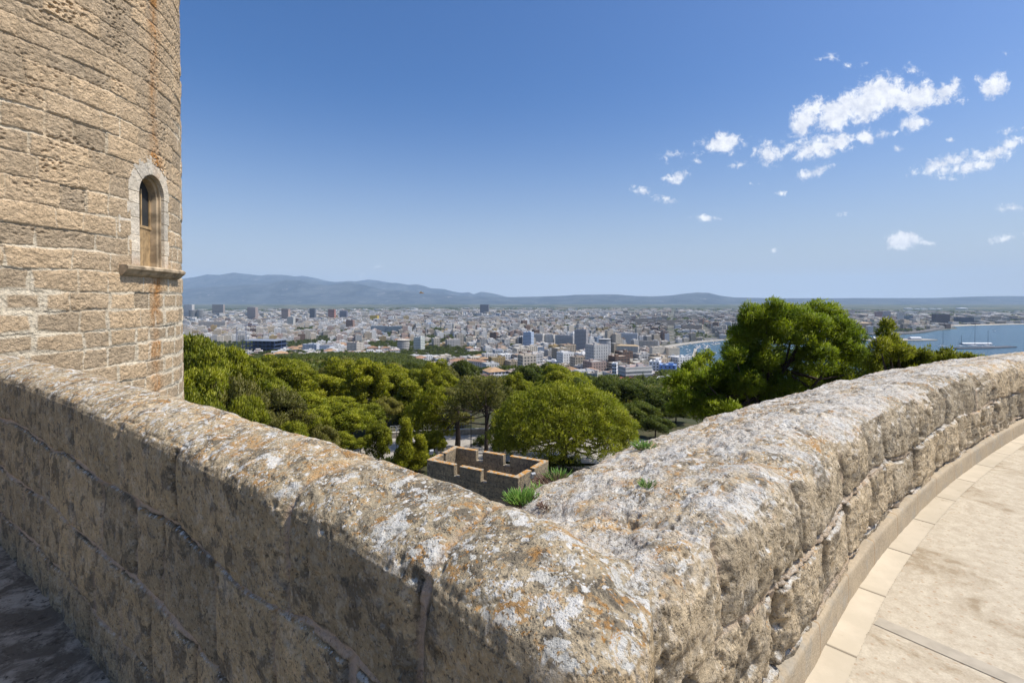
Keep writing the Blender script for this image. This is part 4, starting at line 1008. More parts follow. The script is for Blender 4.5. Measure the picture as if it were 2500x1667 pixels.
# ---- forest: trees listed by the top of their crown in the photo (x, y, half width px, distance, kind)
HT = {'p1': (10.4, 4.6), 'p2': (10.8, 4.2), 'p3': (9.8, 5.2), 'p4': (9.7, 4.9), 'p5': (11.2, 3.7)}
LIST = [(715,1030,42,52,'p1'),(790,1045,40,54,'p3'),(835,1055,34,60,'p1'),(770,1000,45,60,'p1'),(900,985,45,72,'p1'),(945,975,40,74,'p3'),(880,1070,28,62,'p1'),(600,970,55,50,'p1'),(470,822,75,62,'p1'),(545,850,75,60,'p1'),(610,880,70,62,'p1'),(500,900,80,52,'p1'),(575,935,75,52,'p3'),(650,915,60,66,'p1'),(680,960,70,60,'p3'),(455,960,60,45,'p2'),(520,985,50,44,'p1'),
 (745,960,60,70,'p1'),(790,915,60,88,'p2'),(700,900,55,95,'p3'),(750,1010,55,60,'p3'),(820,970,60,78,'p1'),(860,1000,55,64,'p1'),(925,1030,34,58,'p2'),(990,1020,32,55,'p5'),(1025,1060,32,56,'p5'),(1000,930,55,80,'p5'),(945,905,50,92,'p2'),(1040,960,45,75,'p5'),(885,930,50,95,'p1'),
 (1185,930,60,72,'p3'),(1100,950,45,82,'p3'),(1070,895,55,130,'p3'),(1010,890,45,150,'p4'),(1130,885,42,150,'p4'),(960,890,40,140,'p3'),
 (1290,895,55,160,'p4'),(1350,892,55,170,'p4'),(1400,925,45,110,'p4'),(1230,930,40,120,'p3'),(1530,935,60,95,'p4'),(1600,950,60,90,'p4'),(1650,985,45,80,'p4'),(1560,985,55,80,'p4'),(1480,925,45,120,'p4'),
 (1260,955,40,95,'p1'),(1500,1000,45,72,'p3'),(1600,1020,45,70,'p4'),(1120,1010,40,78,'p3'),(1060,1050,30,62,'p2'),(640,1010,50,52,'p3')]
words = {'p1': 'mid-green', 'p2': 'bright green', 'p3': 'olive-grey', 'p4': 'dark green', 'p5': 'bright pointed'}
n_in = 0; occ = []
for (nx, ny, hw_, D, key) in LIST:
    d = ray(nx, ny) * D; s = hw_ / F * D / HT[key][1]; g = gz(d.x, d.y); g = min(g, d.z - 6 * s)
    hz_ = (d.z - gz(d.x, d.y)) / HT[key][0]; sz = max(.7 * s, min(hz_, 2.6 * s)); base = d.z - HT[key][0] * sz
    occ.append((d.x, d.y, s * 4)); side = 'left' if nx < 900 else 'middle' if nx < 1250 else 'right'
    near_ = 'close behind the parapet' if D < 62 else 'in the near wood' if D < 100 else 'farther down the slope'
    n_in += 1
    tree(key, d.x, d.y, base, s, '%s %spine %s, %.1f percent across the photo' % (words[key], '' if D > 60 else 'broad ' if s > 1.1 else 'slim ' if s < .7 else '', near_, nx / 25.0 + D / 300), 'pine trees below the castle', sz=sz)
# wood filling the slope: nearer ones as trees, the rest as one wood
def r_forest(th): return np.interp(th, [-60, -40, -23, -13, -10, -3, 5, 15, 24, 60], [800, 800, 800, 780, 590, 425, 430, 430, 700, 700])
cand = []
for i, X in enumerate(np.arange(-420, 420, 8.6)):
    for j, Y in enumerate(np.arange(62, 800, 8.6)):
        x = X + (rs.rand() - .5) * 6; y = Y + (rs.rand() - .5) * 6; r_ = math.hypot(x, y); th = math.degrees(math.atan2(x, y))
        if th < -42 or th > 46 or r_ < 78 or r_ > r_forest(th) - 12: continue
        if r_ < 95 and th > -12: continue
        if any((x - a) ** 2 + (y - b_) ** 2 < (q_ * .9) ** 2 for a, b_, q_ in occ): continue
        cand.append((r_, x, y, th))
cand.sort(); IND = cand[:170]; REST = cand[170:]
ords = 'nearest,second,third,fourth,fifth,sixth,seventh,eighth,ninth,tenth'.split(',')
LIMX = [440, 560, 640, 700, 800, 900, 1100, 1170, 1240, 1300, 1380, 1450, 1500, 1600, 1700, 2500]
LIMY = [825, 838, 885, 868, 872, 888, 888, 932, 930, 905, 905, 940, 940, 958, 975, 990]
def top_ok(x, y, ztop):
    return CY + 0 - 16.7 - F * ztop / y >= np.interp(CX + F * x / y, LIMX, LIMY)
for k, (r_, x, y, th) in enumerate(IND):
    if r_ < 135 and th > -30 and not top_ok(x, y, gz(x, y) + 7.6): continue
    nz_ = vnoise(np.array([[x / 45, y / 45, 3.]]), 9)[0]; key = 'p4' if nz_ > .15 and r_ > 110 else 'p3' if nz_ > -.12 else 'p1' if nz_ > -.45 else 'p2'
    g = gz(x, y); s = .72 + .45 * rs.rand()
    while s > .55 and not top_ok(x, y, g + 10.6 * s): s -= .04
    tree(key, x, y, g, s, '%s pine %s, %.1f percent across, %d m away' % (words[key], 'below the round tower' if th < -25 else 'left of the turret' if th < -6 else 'behind the umbrella pine' if th < 8 else 'beyond the right parapet', (CX + F * x / y) / 25.0, int(r_)), 'pine trees of the wood', sz=s * (.9 + .25 * rs.rand()))
def multi_crowns(name, spots, clumps_list, density, k, ln, wd, m, trunk=True):
    protos = []
    for i, cl_ in enumerate(clumps_list):
        rr2 = np.random.RandomState(100 + i); c_, n_, t_ = puffs(cl_, density, rr2); V, f, cn = blades(c_, n_, k, ln, wd, rr2); protos.append((V, f, np.repeat(t_, k), cn))
    Vs, Fs, Ts, Ns, off = [], [], [], [], 0
    for (x, y, z, s) in spots:
        V, f, t_, cn = protos[rs.randint(len(protos))]; a = rs.rand() * 6.28; ca, sa = math.cos(a), math.sin(a)
        W = np.stack([V[:, 0] * ca - V[:, 1] * sa, V[:, 0] * sa + V[:, 1] * ca, V[:, 2]], 1) * s + np.array([x, y, z]); Vs.append(W); Ns.append(np.stack([cn[:, 0] * ca - cn[:, 1] * sa, cn[:, 0] * sa + cn[:, 1] * ca, cn[:, 2]], 1)); Fs.append(f + off); Ts.append(np.clip(t_ * .6 + .4 * rs.rand(), 0, 1)); off += len(V)
    me = mesh_np(name, np.concatenate(Vs), np.concatenate(Fs), True, {'tint': ('FACE', np.concatenate(Ts))}, mats=[m]); set_normals(me, np.concatenate(Ns)); return link(name, me)
rs = np.random.RandomState(77)
def noise2(x, y, s, seed): return vnoise(np.array([[x / s, y / s, 1.]]), seed)[0]
dk = [(x, y, gz(x, y), .75 + .45 * rs.rand()) for r_, x, y, th in REST if noise2(x, y, 70, 4) > -.15 or r_ > 330]
lt = [(x, y, gz(x, y), .75 + .45 * rs.rand()) for r_, x, y, th in REST if not (noise2(x, y, 70, 4) > -.15 or r_ > 330)]
cls = [shell_clumps(15, 3.9, 3.0, 6.2, 1.75, rs) for _ in range(4)]
tag(multi_crowns('pine_wood', dk, cls, 2.4, 2, 1.15, .30, F_dark), 'dark green pine wood on the slope in front of the city', 'wood', kind='stuff')
tag(multi_crowns('pine_wood', lt, cls, 4.0, 2, .95, .22, F_olive), 'lighter olive patches of the pine wood on the slope', 'wood', kind='stuff')
# bushes by the road
for k, (nx, ny, s) in enumerate([(1270,1092,1.5),(1225,1098,1.3),(1010,1135,1.6),(1035,1125,1.4),(960,1150,1.4),(1350,1150,1.5),(1395,1150,1.3),(1180,1085,1.1),(1310,1070,1.8),(1360,1062,1.9),(1420,1060,2.0)]):
    p = at_h(nx, ny, 20); tree('bush', p.x, p.y, -20.1, s, 'low dark bush %s' % ['behind the turret opening', 'between trunks behind the turret', 'left of the turret', 'at the turret foot on the left', 'near the two small pines', 'right of the turret', 'under the umbrella pine trunk', 'by the street lamp', 'under the umbrella pine crown, left', 'under the umbrella pine crown, middle', 'under the umbrella pine crown, right'][k], 'bushes near the castle road')
# bare leaning trunk and trunks standing behind the turret
for k, (pts_, rad, lab, mt) in enumerate([([(1202, 1095, 0), (1220, 1065, 0), (1236, 1040, 0)], .13, 'pale bare leaning trunk with a forked top behind the turret', M_bark2)]):
    D = 66; P3 = [ray(a, b_) * D for a, b_, _ in pts_]; b0 = Vector((P3[0].x, P3[0].y, -20.1)); e = empty('tree_trunk', b0, label=lab, cat='tree')
    m_ = MB(); pl_ = [Vector((0, 0, 0))] + [p - b0 for p in P3 if (p - b0).z > .3]; m_.tube(pl_, [rad * (1.15 - .5 * i / len(pl_)) for i in range(len(pl_))], 8)
    if True:
        tp = pl_[-1]; m_.tube([tp, tp + Vector((.9, 0, .8))], [.07, .03], 5); m_.tube([tp, tp + Vector((-.3, 0, 1.3))], [.07, .03], 5); m_.tube([pl_[-1] * .7, pl_[-1] * .7 + Vector((-.9, 0, 1.0))], [.06, .02], 5)
    m_.build('trunk', mt, e, True)
# ================================================================== the city
M_city, t, b = mat('city_facade')
wc = t.attr('wc', 'Color'); sty = t.attr('sty'); uvn = t.node('ShaderNodeUVMap'); sep_ = t.node('ShaderNodeSeparateXYZ'); t.l.new(uvn.outputs[0], sep_.inputs[0])
fu = t.math('FRACT', t.math('DIVIDE', sep_.outputs[0], t.ramp(sty, 0, 1, 2.7, 4.2, False))); fv = t.math('FRACT', t.math('DIVIDE', sep_.outputs[1], 3.1))
iu = t.math('LESS_THAN', t.math('ABSOLUTE', t.math('SUBTRACT', fu, .5)), t.ramp(sty, .2, .9, .17, .44, False)); iv = t.math('LESS_THAN', t.math('ABSOLUTE', t.math('SUBTRACT', fv, .55)), t.ramp(sty, 0, 1, .24, .30, False))
isw = t.math('GREATER_THAN', sty, .01); w_ = t.math('MULTIPLY', t.math('MULTIPLY', iu, iv), isw)
co = t.node('ShaderNodeTexCoord').outputs['Object']
c = t.mix(1.0, wc, t.ramp(t.noise(co, .25, 6, .7), .3, .7, .82, 1.12, False), 'MULTIPLY')
slab = t.math('MULTIPLY', t.math('LESS_THAN', fv, .10), t.math('MULTIPLY', isw, .35)); c = t.mix(slab, c, (.2, .19, .18))
c = t.mix(t.math('MULTIPLY', w_, .86), c, (.05, .055, .065)); t.put(b.inputs['Base Color'], c); b.inputs['Roughness'].default_value = .8
WHITE = (.74, .73, .70); CREAM = (.64, .57, .46); GREY = (.44, .43, .41); TERRA = (.36, .215, .135); OCH = (.50, .37, .17); PINK = (.52, .40, .34); BROWN = (.20, .13, .095); DK = (.085, .09, .10); SAND = (.54, .45, .33); BLUEG = (.36, .45, .58)
class Boxes:
    def __init__(s): s.V = []; s.F = []; s.C = []; s.S = []; s.U = []; s.n = 0
    def quad(s, P4, col, sty, uv):
        s.V += P4; s.F.append((s.n, s.n + 1, s.n + 2, s.n + 3)); s.n += 4; s.C.append(col); s.S.append(sty); s.U += uv
    def box(s, cx, cy, yaw, w, d, z0, z1, wall, roof, sty, uo=0.0, hip=0):
        ca, sa = math.cos(yaw), math.sin(yaw)
        P = lambda x, y, z: (cx + x * ca - y * sa, cy + x * sa + y * ca, z)
        hw_, hd = w / 2, d / 2; cs = [(-hw_, -hd), (hw_, -hd), (hw_, hd), (-hw_, hd)]; L_ = [w, d, w, d]; u = uo
        for i in range(4):
            a, b_ = cs[i], cs[(i + 1) % 4]; h = z1 - z0
            s.quad([P(a[0], a[1], z0), P(b_[0], b_[1], z0), P(b_[0], b_[1], z1), P(a[0], a[1], z1)], wall, sty, [(u, 0), (u + L_[i], 0), (u + L_[i], h), (u, h)]); u += L_[i]
        z4 = [(0, 0)] * 4
        if not hip: s.quad([P(*cs[0], z1), P(*cs[1], z1), P(*cs[2], z1), P(*cs[3], z1)], roof, 0, z4)
        else:
            e = .6; k = hip; hw_ += e; hd += e; q = min(hw_, hd); r0 = (-(hw_ - q), 0) if hw_ >= hd else (0, -(hd - q)); r1 = (-r0[0], -r0[1])
            cs = [(-hw_, -hd), (hw_, -hd), (hw_, hd), (-hw_, hd)]; zt = z1 + k; zb = z1 - .05
            if hw_ >= hd: fs = [(cs[0], cs[1], r1, r0), (cs[1], cs[2], r1, r1), (cs[2], cs[3], r0, r1), (cs[3], cs[0], r0, r0)]
            else: fs = [(cs[0], cs[1], r0, r0), (cs[1], cs[2], r1, r0), (cs[2], cs[3], r1, r1), (cs[3], cs[0], r0, r1)]
            for A4 in fs: s.quad([P(*A4[0], zb), P(*A4[1], zb), P(*A4[2], zt), P(*A4[3], zt)], roof, 0, z4)
            s.quad([P(*cs[3], zb), P(*cs[2], zb), P(*cs[1], zb), P(*cs[0], zb)], wall, 0, z4)
    def mesh(s, name, m=None):
        me = mesh_np(name, np.array(s.V), np.array(s.F), False, {'sty': ('FACE', np.array(s.S, float))}, {'wc': ('FACE', np.array(s.C, float))}, mats=[m or M_city], uv=np.array(s.U, float)); return me
def find_ground(nx, ny):
    d = ray(nx, ny); lo, hi = 60.0, 9000.0
    ys = np.geomspace(lo, hi, 500); g = ground(d.x * ys, ys); k = np.argmax(d.z * ys <= g)
    return (d.x * ys[k], ys[k], float(g[k])) if d.z * ys[-1] <= g[-1] else (d.x * 9000, 9000, -125.0)
FOOT = []
def cmul(c, k): return tuple(v * k for v in c)
LABS = set()
def add_child(e, name, bx, label=None):
    bx.V = [(v[0], v[1], v[2]) for v in bx.V]; o = link(name, bx.mesh(name), e)
    if label: o['label'] = label
    return o
def hero_building(x0, x1, yt, yb, kind, wall, label, roof=None, yaw=-14, dep=None, cat='building', sty=.35, name='apartment_building', floor_h=3.1, group=None, base_drop=12):
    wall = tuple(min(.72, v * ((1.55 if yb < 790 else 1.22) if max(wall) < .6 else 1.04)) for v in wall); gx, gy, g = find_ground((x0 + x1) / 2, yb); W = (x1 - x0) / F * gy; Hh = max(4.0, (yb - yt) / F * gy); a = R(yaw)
    d = dep or min(W * .62, 15.0); w = max(4.0, (W - d * abs(math.sin(a))) / math.cos(a))
    cy = gy + (d * math.cos(a) + w * abs(math.sin(a))) / 2; cx = gx * cy / gy
    roof = roof or cmul(wall, .8); e = empty(name, (cx, cy, g), a, label, cat, group); FOOT.append((cx, cy, max(w, d) * .62 + 3))
    bx = Boxes(); st = 0 if kind in ('win', 'band', 'cyl', 'plain0') else sty
    if kind == 'cyl':
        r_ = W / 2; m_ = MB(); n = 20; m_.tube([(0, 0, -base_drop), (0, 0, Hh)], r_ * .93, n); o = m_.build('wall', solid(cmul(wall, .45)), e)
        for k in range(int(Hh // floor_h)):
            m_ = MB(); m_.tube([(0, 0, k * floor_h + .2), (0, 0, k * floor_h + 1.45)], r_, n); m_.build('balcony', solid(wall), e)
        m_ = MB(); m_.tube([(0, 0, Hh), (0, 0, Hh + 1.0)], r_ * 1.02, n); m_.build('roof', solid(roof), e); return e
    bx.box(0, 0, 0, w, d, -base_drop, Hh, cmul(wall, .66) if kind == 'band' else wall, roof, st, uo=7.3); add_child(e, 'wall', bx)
    if kind == 'villa' or kind == 'hip':
        bx = Boxes(); bx.box(0, 0, 0, w, d, Hh, Hh + .06, wall, roof, 0, hip=min(w, d) * .22); add_child(e, 'roof', bx)
    else:
        bx = Boxes(); t_ = .35
        for (ax, ay, bw, bd) in ((0, -d / 2 + t_ / 2, w, t_), (0, d / 2 - t_ / 2, w, t_), (-w / 2 + t_ / 2, 0, t_, d - 2 * t_), (w / 2 - t_ / 2, 0, t_, d - 2 * t_)): bx.box(ax, ay, 0, bw, bd, Hh, Hh + .9, wall, wall, 0)
        add_child(e, 'roof_parapet', bx)
        if min(w, d) > 7:
            bx = Boxes(); bx.box(w * .18, 0, 0, min(5, w * .3), min(4, d * .4), Hh, Hh + 2.7, cmul(wall, .95), roof, 0); add_child(e, 'stair_house', bx)
            bx = Boxes(); bx.box(-w * .25, d * .1, 0, min(3, w * .2), 2, Hh, Hh + 1.6, GREY, GREY, 0); add_child(e, 'roof_plant', bx)
    nf = max(1, int(Hh // floor_h))
    if kind == 'band':
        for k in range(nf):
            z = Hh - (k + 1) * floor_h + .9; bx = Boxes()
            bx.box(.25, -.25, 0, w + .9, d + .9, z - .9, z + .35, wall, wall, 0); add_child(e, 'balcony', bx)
            if k > 14: break
    if kind == 'win':
        nwf = max(2, int(w / 3.2)); nwr = max(1, int(d / 3.6)); cnt = 0
        for k in range(nf):
            z = Hh - k * floor_h - 2.3
            for i in range(nwf + nwr):
                if cnt >= 90: break
                cnt += 1; m_ = MB()
                if i < nwf: xx = -w / 2 + (i + .5) * w / nwf; m_.box(xx - .75, -d / 2 - .04, z, xx + .75, -d / 2 + .1, z + 1.45)
                else: yy = -d / 2 + (i - nwf + .5) * d / nwr; m_.box(w / 2 - .1, yy - .75, z, w / 2 + .04, yy + .75, z + 1.45)
                m_.build('window', M_glass2, e)
    return e
_sol = {}
def solid(c, rough=.8):
    k = tuple(round(v, 3) for v in c)
    if k not in _sol: _sol[k] = simple_mat('paint_%d' % len(_sol), c, rough, .08, .4)
    return _sol[k]
M_glass2, t, b = mat('dark_glass'); t.put(b.inputs['Base Color'], (.035, .042, .055)); b.inputs['Roughness'].default_value = .2; b.inputs['Specular IOR Level'].default_value = .5
HB = hero_building
G1 = 'buildings of the city below the castle hill'
# x0 x1 ytop ybase kind wall label roof yaw dep
HB(1179,1221,905,925,'villa',WHITE,'white villa with orange tiled hip roof just above the pines in the middle',(.50,.30,.13),-20,10,'house',name='villa')
HB(1143,1190,884,905,'villa',(.60,.55,.5),'long pinkish villa with orange roof behind the white villa',TERRA,-38,9,'house',name='villa')
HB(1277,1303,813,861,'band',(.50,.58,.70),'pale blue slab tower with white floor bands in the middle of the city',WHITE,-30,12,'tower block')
HB(1266,1278,826,848,'plain0',DK,'black glass block attached to the left of the pale blue tower',DK,-20,10)
HB(1172,1194,744,769,'plain',(.13,.13,.15),'tall dark grey twin tower standing out of the far city',DK,-10,22,'tower block',.8)
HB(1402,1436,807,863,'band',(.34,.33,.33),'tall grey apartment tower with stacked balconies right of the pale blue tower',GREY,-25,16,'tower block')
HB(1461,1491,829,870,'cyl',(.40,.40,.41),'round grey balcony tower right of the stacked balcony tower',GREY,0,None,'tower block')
HB(1196,1217,813,836,'win',BROWN,'dark red brick apartment block left of the pale blue tower',GREY,-25,12)
HB(1202,1228,856,878,'plain',(.50,.54,.58),'low block with pale glass front and white side wall near the stone church',(.3,.2,.17),20,12,sty=.9)
HB(1163,1174,838,864,'plain0',(.36,.31,.24),'square stone church tower among the houses',SAND,10,6,'church tower','.0' and 0,'church_tower')
HB(1302,1330,816,843,'band',(.56,.54,.50),'cream block with white balcony bands right of the pale blue tower',CREAM,-25,14)
HB(1330,1356,818,845,'win',(.52,.50,.46),'cream six storey block, second right of the pale blue tower',CREAM,-25,14)
HB(1355,1402,820,850,'band',(.42,.41,.40),'wide grey block with balcony bands adjoining the stacked balcony tower',GREY,-22,14)
HB(1317,1369,884,902,'win',WHITE,'white two part house with many small windows above the umbrella pine',WHITE,-20,12,'house',name='house')
HB(1400,1438,897,920,'win',(.38,.37,.36),'grey plain block above the umbrella pine on the right',GREY,-25,14)
HB(1430,1474,916,950,'plain',(.40,.38,.33),'beige block with blank walls nearest to the umbrella pine',(.42,.36,.32),-25,16,sty=.12)
HB(1492,1510,889,934,'win',WHITE,'narrow white tower forming the left end of the long hotel',WHITE,-20,9,'hotel',name='hotel_tower')
HB(1509,1591,899,948,'band',(.62,.60,.56),'long white hotel with rows of balconies stepping down to the right',(.45,.30,.25),18,12,'hotel',name='hotel')
HB(1491,1559,932,951,'hip',(.42,.30,.27),'low building with dark red tiled roof in front of the long hotel',(.24,.075,.05),18,12,name='building')
HB(1581,1619,885,922,'win',WHITE,'white cube shaped block with square windows right of the hotel',WHITE,-25,16)
HB(1607,1655,894,925,'win',(.16,.27,.52),'bright blue four storey building right of the white cube block',(.45,.55,.68),-22,14)
HB(1598,1653,929,955,'plain',(.68,.68,.68),'white modern house with large terraces below the blue building',WHITE,-25,14,'house',.5,'house')
HB(1509,1565,867,899,'plain',(.45,.41,.35),'beige slab block with blank end wall above the hotel',(.42,.36,.32),24,12,sty=.5)
HB(1505,1559,846,872,'hip',(.48,.44,.38),'cream building with pale orange flat hipped roof left of the bay',(.46,.34,.20),-20,14)
HB(1557,1606,834,853,'win',(.43,.39,.33),'sand coloured apartment block near the harbour road',SAND,-18,12)
HB(1510,1557,815,842,'band',(.66,.66,.66),'white block with horizontal bands left of the harbour road',WHITE,-18,14)
HB(1564,1628,868,893,'plain',(.30,.30,.30),'long dark grey terrace block above the white cube block',GREY,22,10,sty=.5)
HB(1585,1625,849,871,'win',CREAM,'cream block with brown openings beside the bay, left one of two',CREAM,18,12)
HB(1625,1659,851,871,'win',(.58,.49,.37),'cream block beside the bay, right one of two',CREAM,18,12)
HB(1623,1634,816,836,'plain0',(.48,.47,.45),'narrow pale end wall of a block at the foot of the harbour road',CREAM,-8,9)
HB(1632,1650,870,892,'win',(.58,.58,.56),'pale block with round roof structure left of the big pine branches',GREY,-20,10)
HB(1655,1687,872,892,'win',WHITE,'white block right at the bay beside the big pine',WHITE,-20,12)
HB(1547,1602,779,793,'plain0',(.17,.15,.13),'long dark old town fortification wall, left stretch',(.35,.3,.24),8,6,'city wall',0,'city_wall')
HB(1602,1668,782,794,'plain0',(.19,.165,.14),'long dark old town fortification wall, middle stretch',(.35,.3,.24),8,6,'city wall',0,'city_wall')
HB(1662,1713,796,806,'plain0',(.15,.135,.12),'long dark old town fortification wall, right stretch near the promenade',(.35,.3,.24),8,6,'city wall',0,'city_wall')
HB(1714,1719,778,792,'plain0',(.22,.15,.11),'slender brown church spire in the old town',BROWN,10,7,'church tower',0,'church_tower')
HB(1720,1731,785,793,'hip',(.33,.22,.15),'brown church nave beside the slender spire',TERRA,10,14,'church',0,'church')
HB(448,476,744,775,'band',(.46,.44,.41),'beige tower block group beside the round tower edge on the far left',CREAM,-20,18,'tower block')
HB(462,480,757,777,'cyl',(.22,.22,.22),'dark round block, left one of two on the far left',GREY,0,None,'tower block')
HB(482,495,757,777,'cyl',(.23,.23,.22),'dark round block, right one of two on the far left',GREY,0,None,'tower block')
HB(516,551,744,766,'band',(.30,.25,.21),'brown balcony slab block rising at the left of the city',BROWN,-18,16,'tower block')
HB(603,631,751,784,'band',(.32,.26,.235),'reddish brown stepped tower block at the left of the city',BROWN,-22,18,'tower block')
HB(687,709,755,784,'win',(.27,.20,.165),'brown tower block left of the dark grey tower',BROWN,-18,16,'tower block')
HB(756,772,754,779,'plain',(.10,.11,.13),'dark blue grey office tower, left of the red one',DK,-18,14,'tower block',.7)
HB(801,820,756,779,'win',(.24,.11,.085),'dark red tower block between the two dark towers',BROWN,-18,14,'tower block')
HB(829,850,759,781,'band',(.17,.17,.20),'dark tower with pale floor lines right of the red tower',DK,-18,14,'tower block')
HB(488,551,786,806,'plain',(.55,.49,.42),'long low cream building with colonnade among trees on the left',(.5,.42,.35),4,14,sty=.8)
HB(701,721,774,797,'band',(.55,.53,.47),'cream stepped apartment block below the brown tower',CREAM,-18,13)
HB(903,925,771,785,'plain',(.55,.33,.05),'bright yellow apartment block in the left half of the city',OCH,-18,14,sty=.3)
HB(845,866,782,804,'win',(.26,.17,.13),'brown brick block left of the long glass building',BROWN,-18,13)
HB(906,945,797,812,'plain',(.28,.34,.38),'long glass fronted building, left half',GREY,4,16,sty=.95)
HB(945,987,798,812,'plain',(.32,.38,.40),'long glass fronted building, right half',GREY,-2,16,sty=.9)
HB(847,889,838,864,'win',(.46,.42,.36),'beige block with flat brown crown standing above the dark wood',(.28,.20,.15),-30,18)
HB(970,1000,832,860,'cyl',(.46,.44,.41),'cream curved balcony tower above the dark wood',CREAM,0,None,'tower block')
HB(1011,1036,825,860,'band',(.50,.52,.48),'pale green grey balcony tower right of the curved tower',GREY,-22,14,'tower block')
HB(740,780,842,860,'win',(.58,.60,.64),'white low house row at the edge of the dark wood, left part',(.3,.33,.36),-10,12,'house',0,'house')
HB(781,813,845,862,'hip',(.58,.60,.64),'white house with grey hipped roof at the edge of the dark wood',(.17,.18,.20),-15,12,'house',0,'house')
HB(1018,1035,876,892,'villa',(.64,.65,.66),'small white villa with terracotta roof at the edge of the pines',TERRA,-20,8,'house',0,'villa')
HB(1063,1076,878,890,'plain',(.70,.70,.68),'narrow bright white house beside the small white villa',TERRA,-20,7,'house',.3,'house')
HB(2280,2313,768,792,'band',(.13,.10,.10),'large dark brown block near the beach on the right',DK,-5,30,'building')
HB(2336,2370,776,790,'plain',(.07,.08,.11),'low black glass building behind the beach',DK,-5,40,'building',.9)
HB(2096,2122,790,805,'hip',(.42,.30,.19),'square sandstone palace with arcade behind the breakwater',(.40,.30,.2),-10,30,'palace',0,'palace')
HB(2137,2152,762,778,'win',(.25,.14,.12),'dark red block in the far right city',BROWN,-8,20)
HB(2156,2172,760,777,'plain',(.27,.25,.25),'grey brown block in the far right city',GREY,-8,20)
HB(2192,2206,763,783,'win',(.42,.38,.33),'pale tower block in the far right city behind the masts',CREAM,-8,20,'tower block')
HB(2210,2226,771,785,'plain',(.16,.18,.19),'dark block right of the pale tower block in the far right city',GREY,-8,20)
HB(2063,2083,758,776,'win',(.36,.30,.27),'brownish tower pair in the far right city',CREAM,-8,20,'tower block')
# storage tanks with white domed roofs
for i, (a, b_) in enumerate([(2208, 2226), (2232, 2244), (2247, 2262), (2268, 2283), (2286, 2299), (2336, 2359)]):
    yb = 755.5; gx, gy, g = find_ground((a + b_) / 2, yb); r_ = (b_ - a) / 2 / F * gy
    e = empty('storage_tank', (gx, gy, g), label='%s white domed storage tank from the left on the far plain' % ['first', 'second', 'third', 'fourth', 'fifth', 'last and widest'][i], cat='storage tank', group='white storage tanks')
    m_ = MB(); m_.tube([(0, 0, -3), (0, 0, r_ * .22)], r_, 20); m_.build('wall', solid((.5, .5, .5)), e)
    m_ = MB(); m_.tube([(0, 0, r_ * .22), (0, 0, r_ * .30), (0, 0, r_ * .36)], [r_ * 1.02, r_ * .7, r_ * .1], 20); m_.build('roof', solid((.75, .75, .75)), e, True)
# construction site: blue slabs and columns, two tower cranes
BL = (.05, .085, .19); gx, gy, g = find_ground(630, 860); e = empty('unfinished_building', (gx, gy, g), R(-12), 'blue concrete frame of an unfinished building with open floors at the left wood edge', 'construction site'); FOOT.append((gx, gy + 22, 60)); wW = 88 / F * gy / .95
FL = 30 / F * gy / 3.3
for k in range(4):
    m_ = MB(); z = (k) * FL - .3; x1 = wW / 2; m_.box(-wW * (.5 if k < 3 else .5), 0, z, x1, 42, z + .45); m_.build('slab', solid((.10, .14, .25) if k < 3 else (.20, .23, .28)), e)
for i in range(9):
    for j in range(2):
        for k in range(3):
            xx = -wW / 2 + 1 + i * (wW - 2) / 8; m_ = MB(); m_.box(xx - .35, .6 + j * 20, k * FL + .15, xx + .35, 1.4 + j * 20, (k + 1) * FL - .3); m_.build('column', solid(BL), e)
m_ = MB(); m_.box(-wW / 2 + 4, 26, .15, wW / 2 - 4, 40, 3 * FL - .3); m_.build('core_wall', solid((.03, .045, .09)), e)
for nm, cxp, yt_, jl, lab in (('a', 578, 795, -26, 'blue tower crane with pale jib, left one at the construction site'), ('b', 601, 790, 34, 'blue tower crane with dark jib, right one at the construction site')):
    d = ray(cxp, 850) * (gy + 30); c_ = empty('tower_crane', (d.x, d.y, g), 0, lab, 'crane', 'tower cranes'); hh_ = (852 - yt_) / F * (gy + 30); m_ = MB()
    for sx in (-.8, .8):
        for sy in (-.8, .8): m_.tube([(sx, sy, 0), (sx, sy, hh_)], .16, 4)
    for k in range(int(hh_ / 1.8)): m_.tube([(-.8, -.8, k * 1.8), (.8, -.8, k * 1.8 + 1.8)], .10, 4); m_.tube([(.8, -.8, k * 1.8), (.8, .8, k * 1.8 + 1.8)], .10, 4)
    m_.build('mast', solid(BL), c_); s_ = 1 if jl > 0 else -1; jm = abs(jl) / F * gy * 1.0
    m_ = MB(); m_.tube([(-s_ * 6, 0, hh_), (s_ * jm, 0, hh_)], .45, 4); m_.tube([(0, 0, hh_ + 4), (s_ * jm * .7, 0, hh_ + .2)], .1, 4); m_.build('jib', solid((.40, .38, .33) if jl < 0 else BL), c_)
    m_ = MB(); m_.box(-s_ * 6 - 1, -.8, hh_ - 1.8, -s_ * 6 + 1, .8, hh_); m_.build('counterweight', solid(GREY), c_)
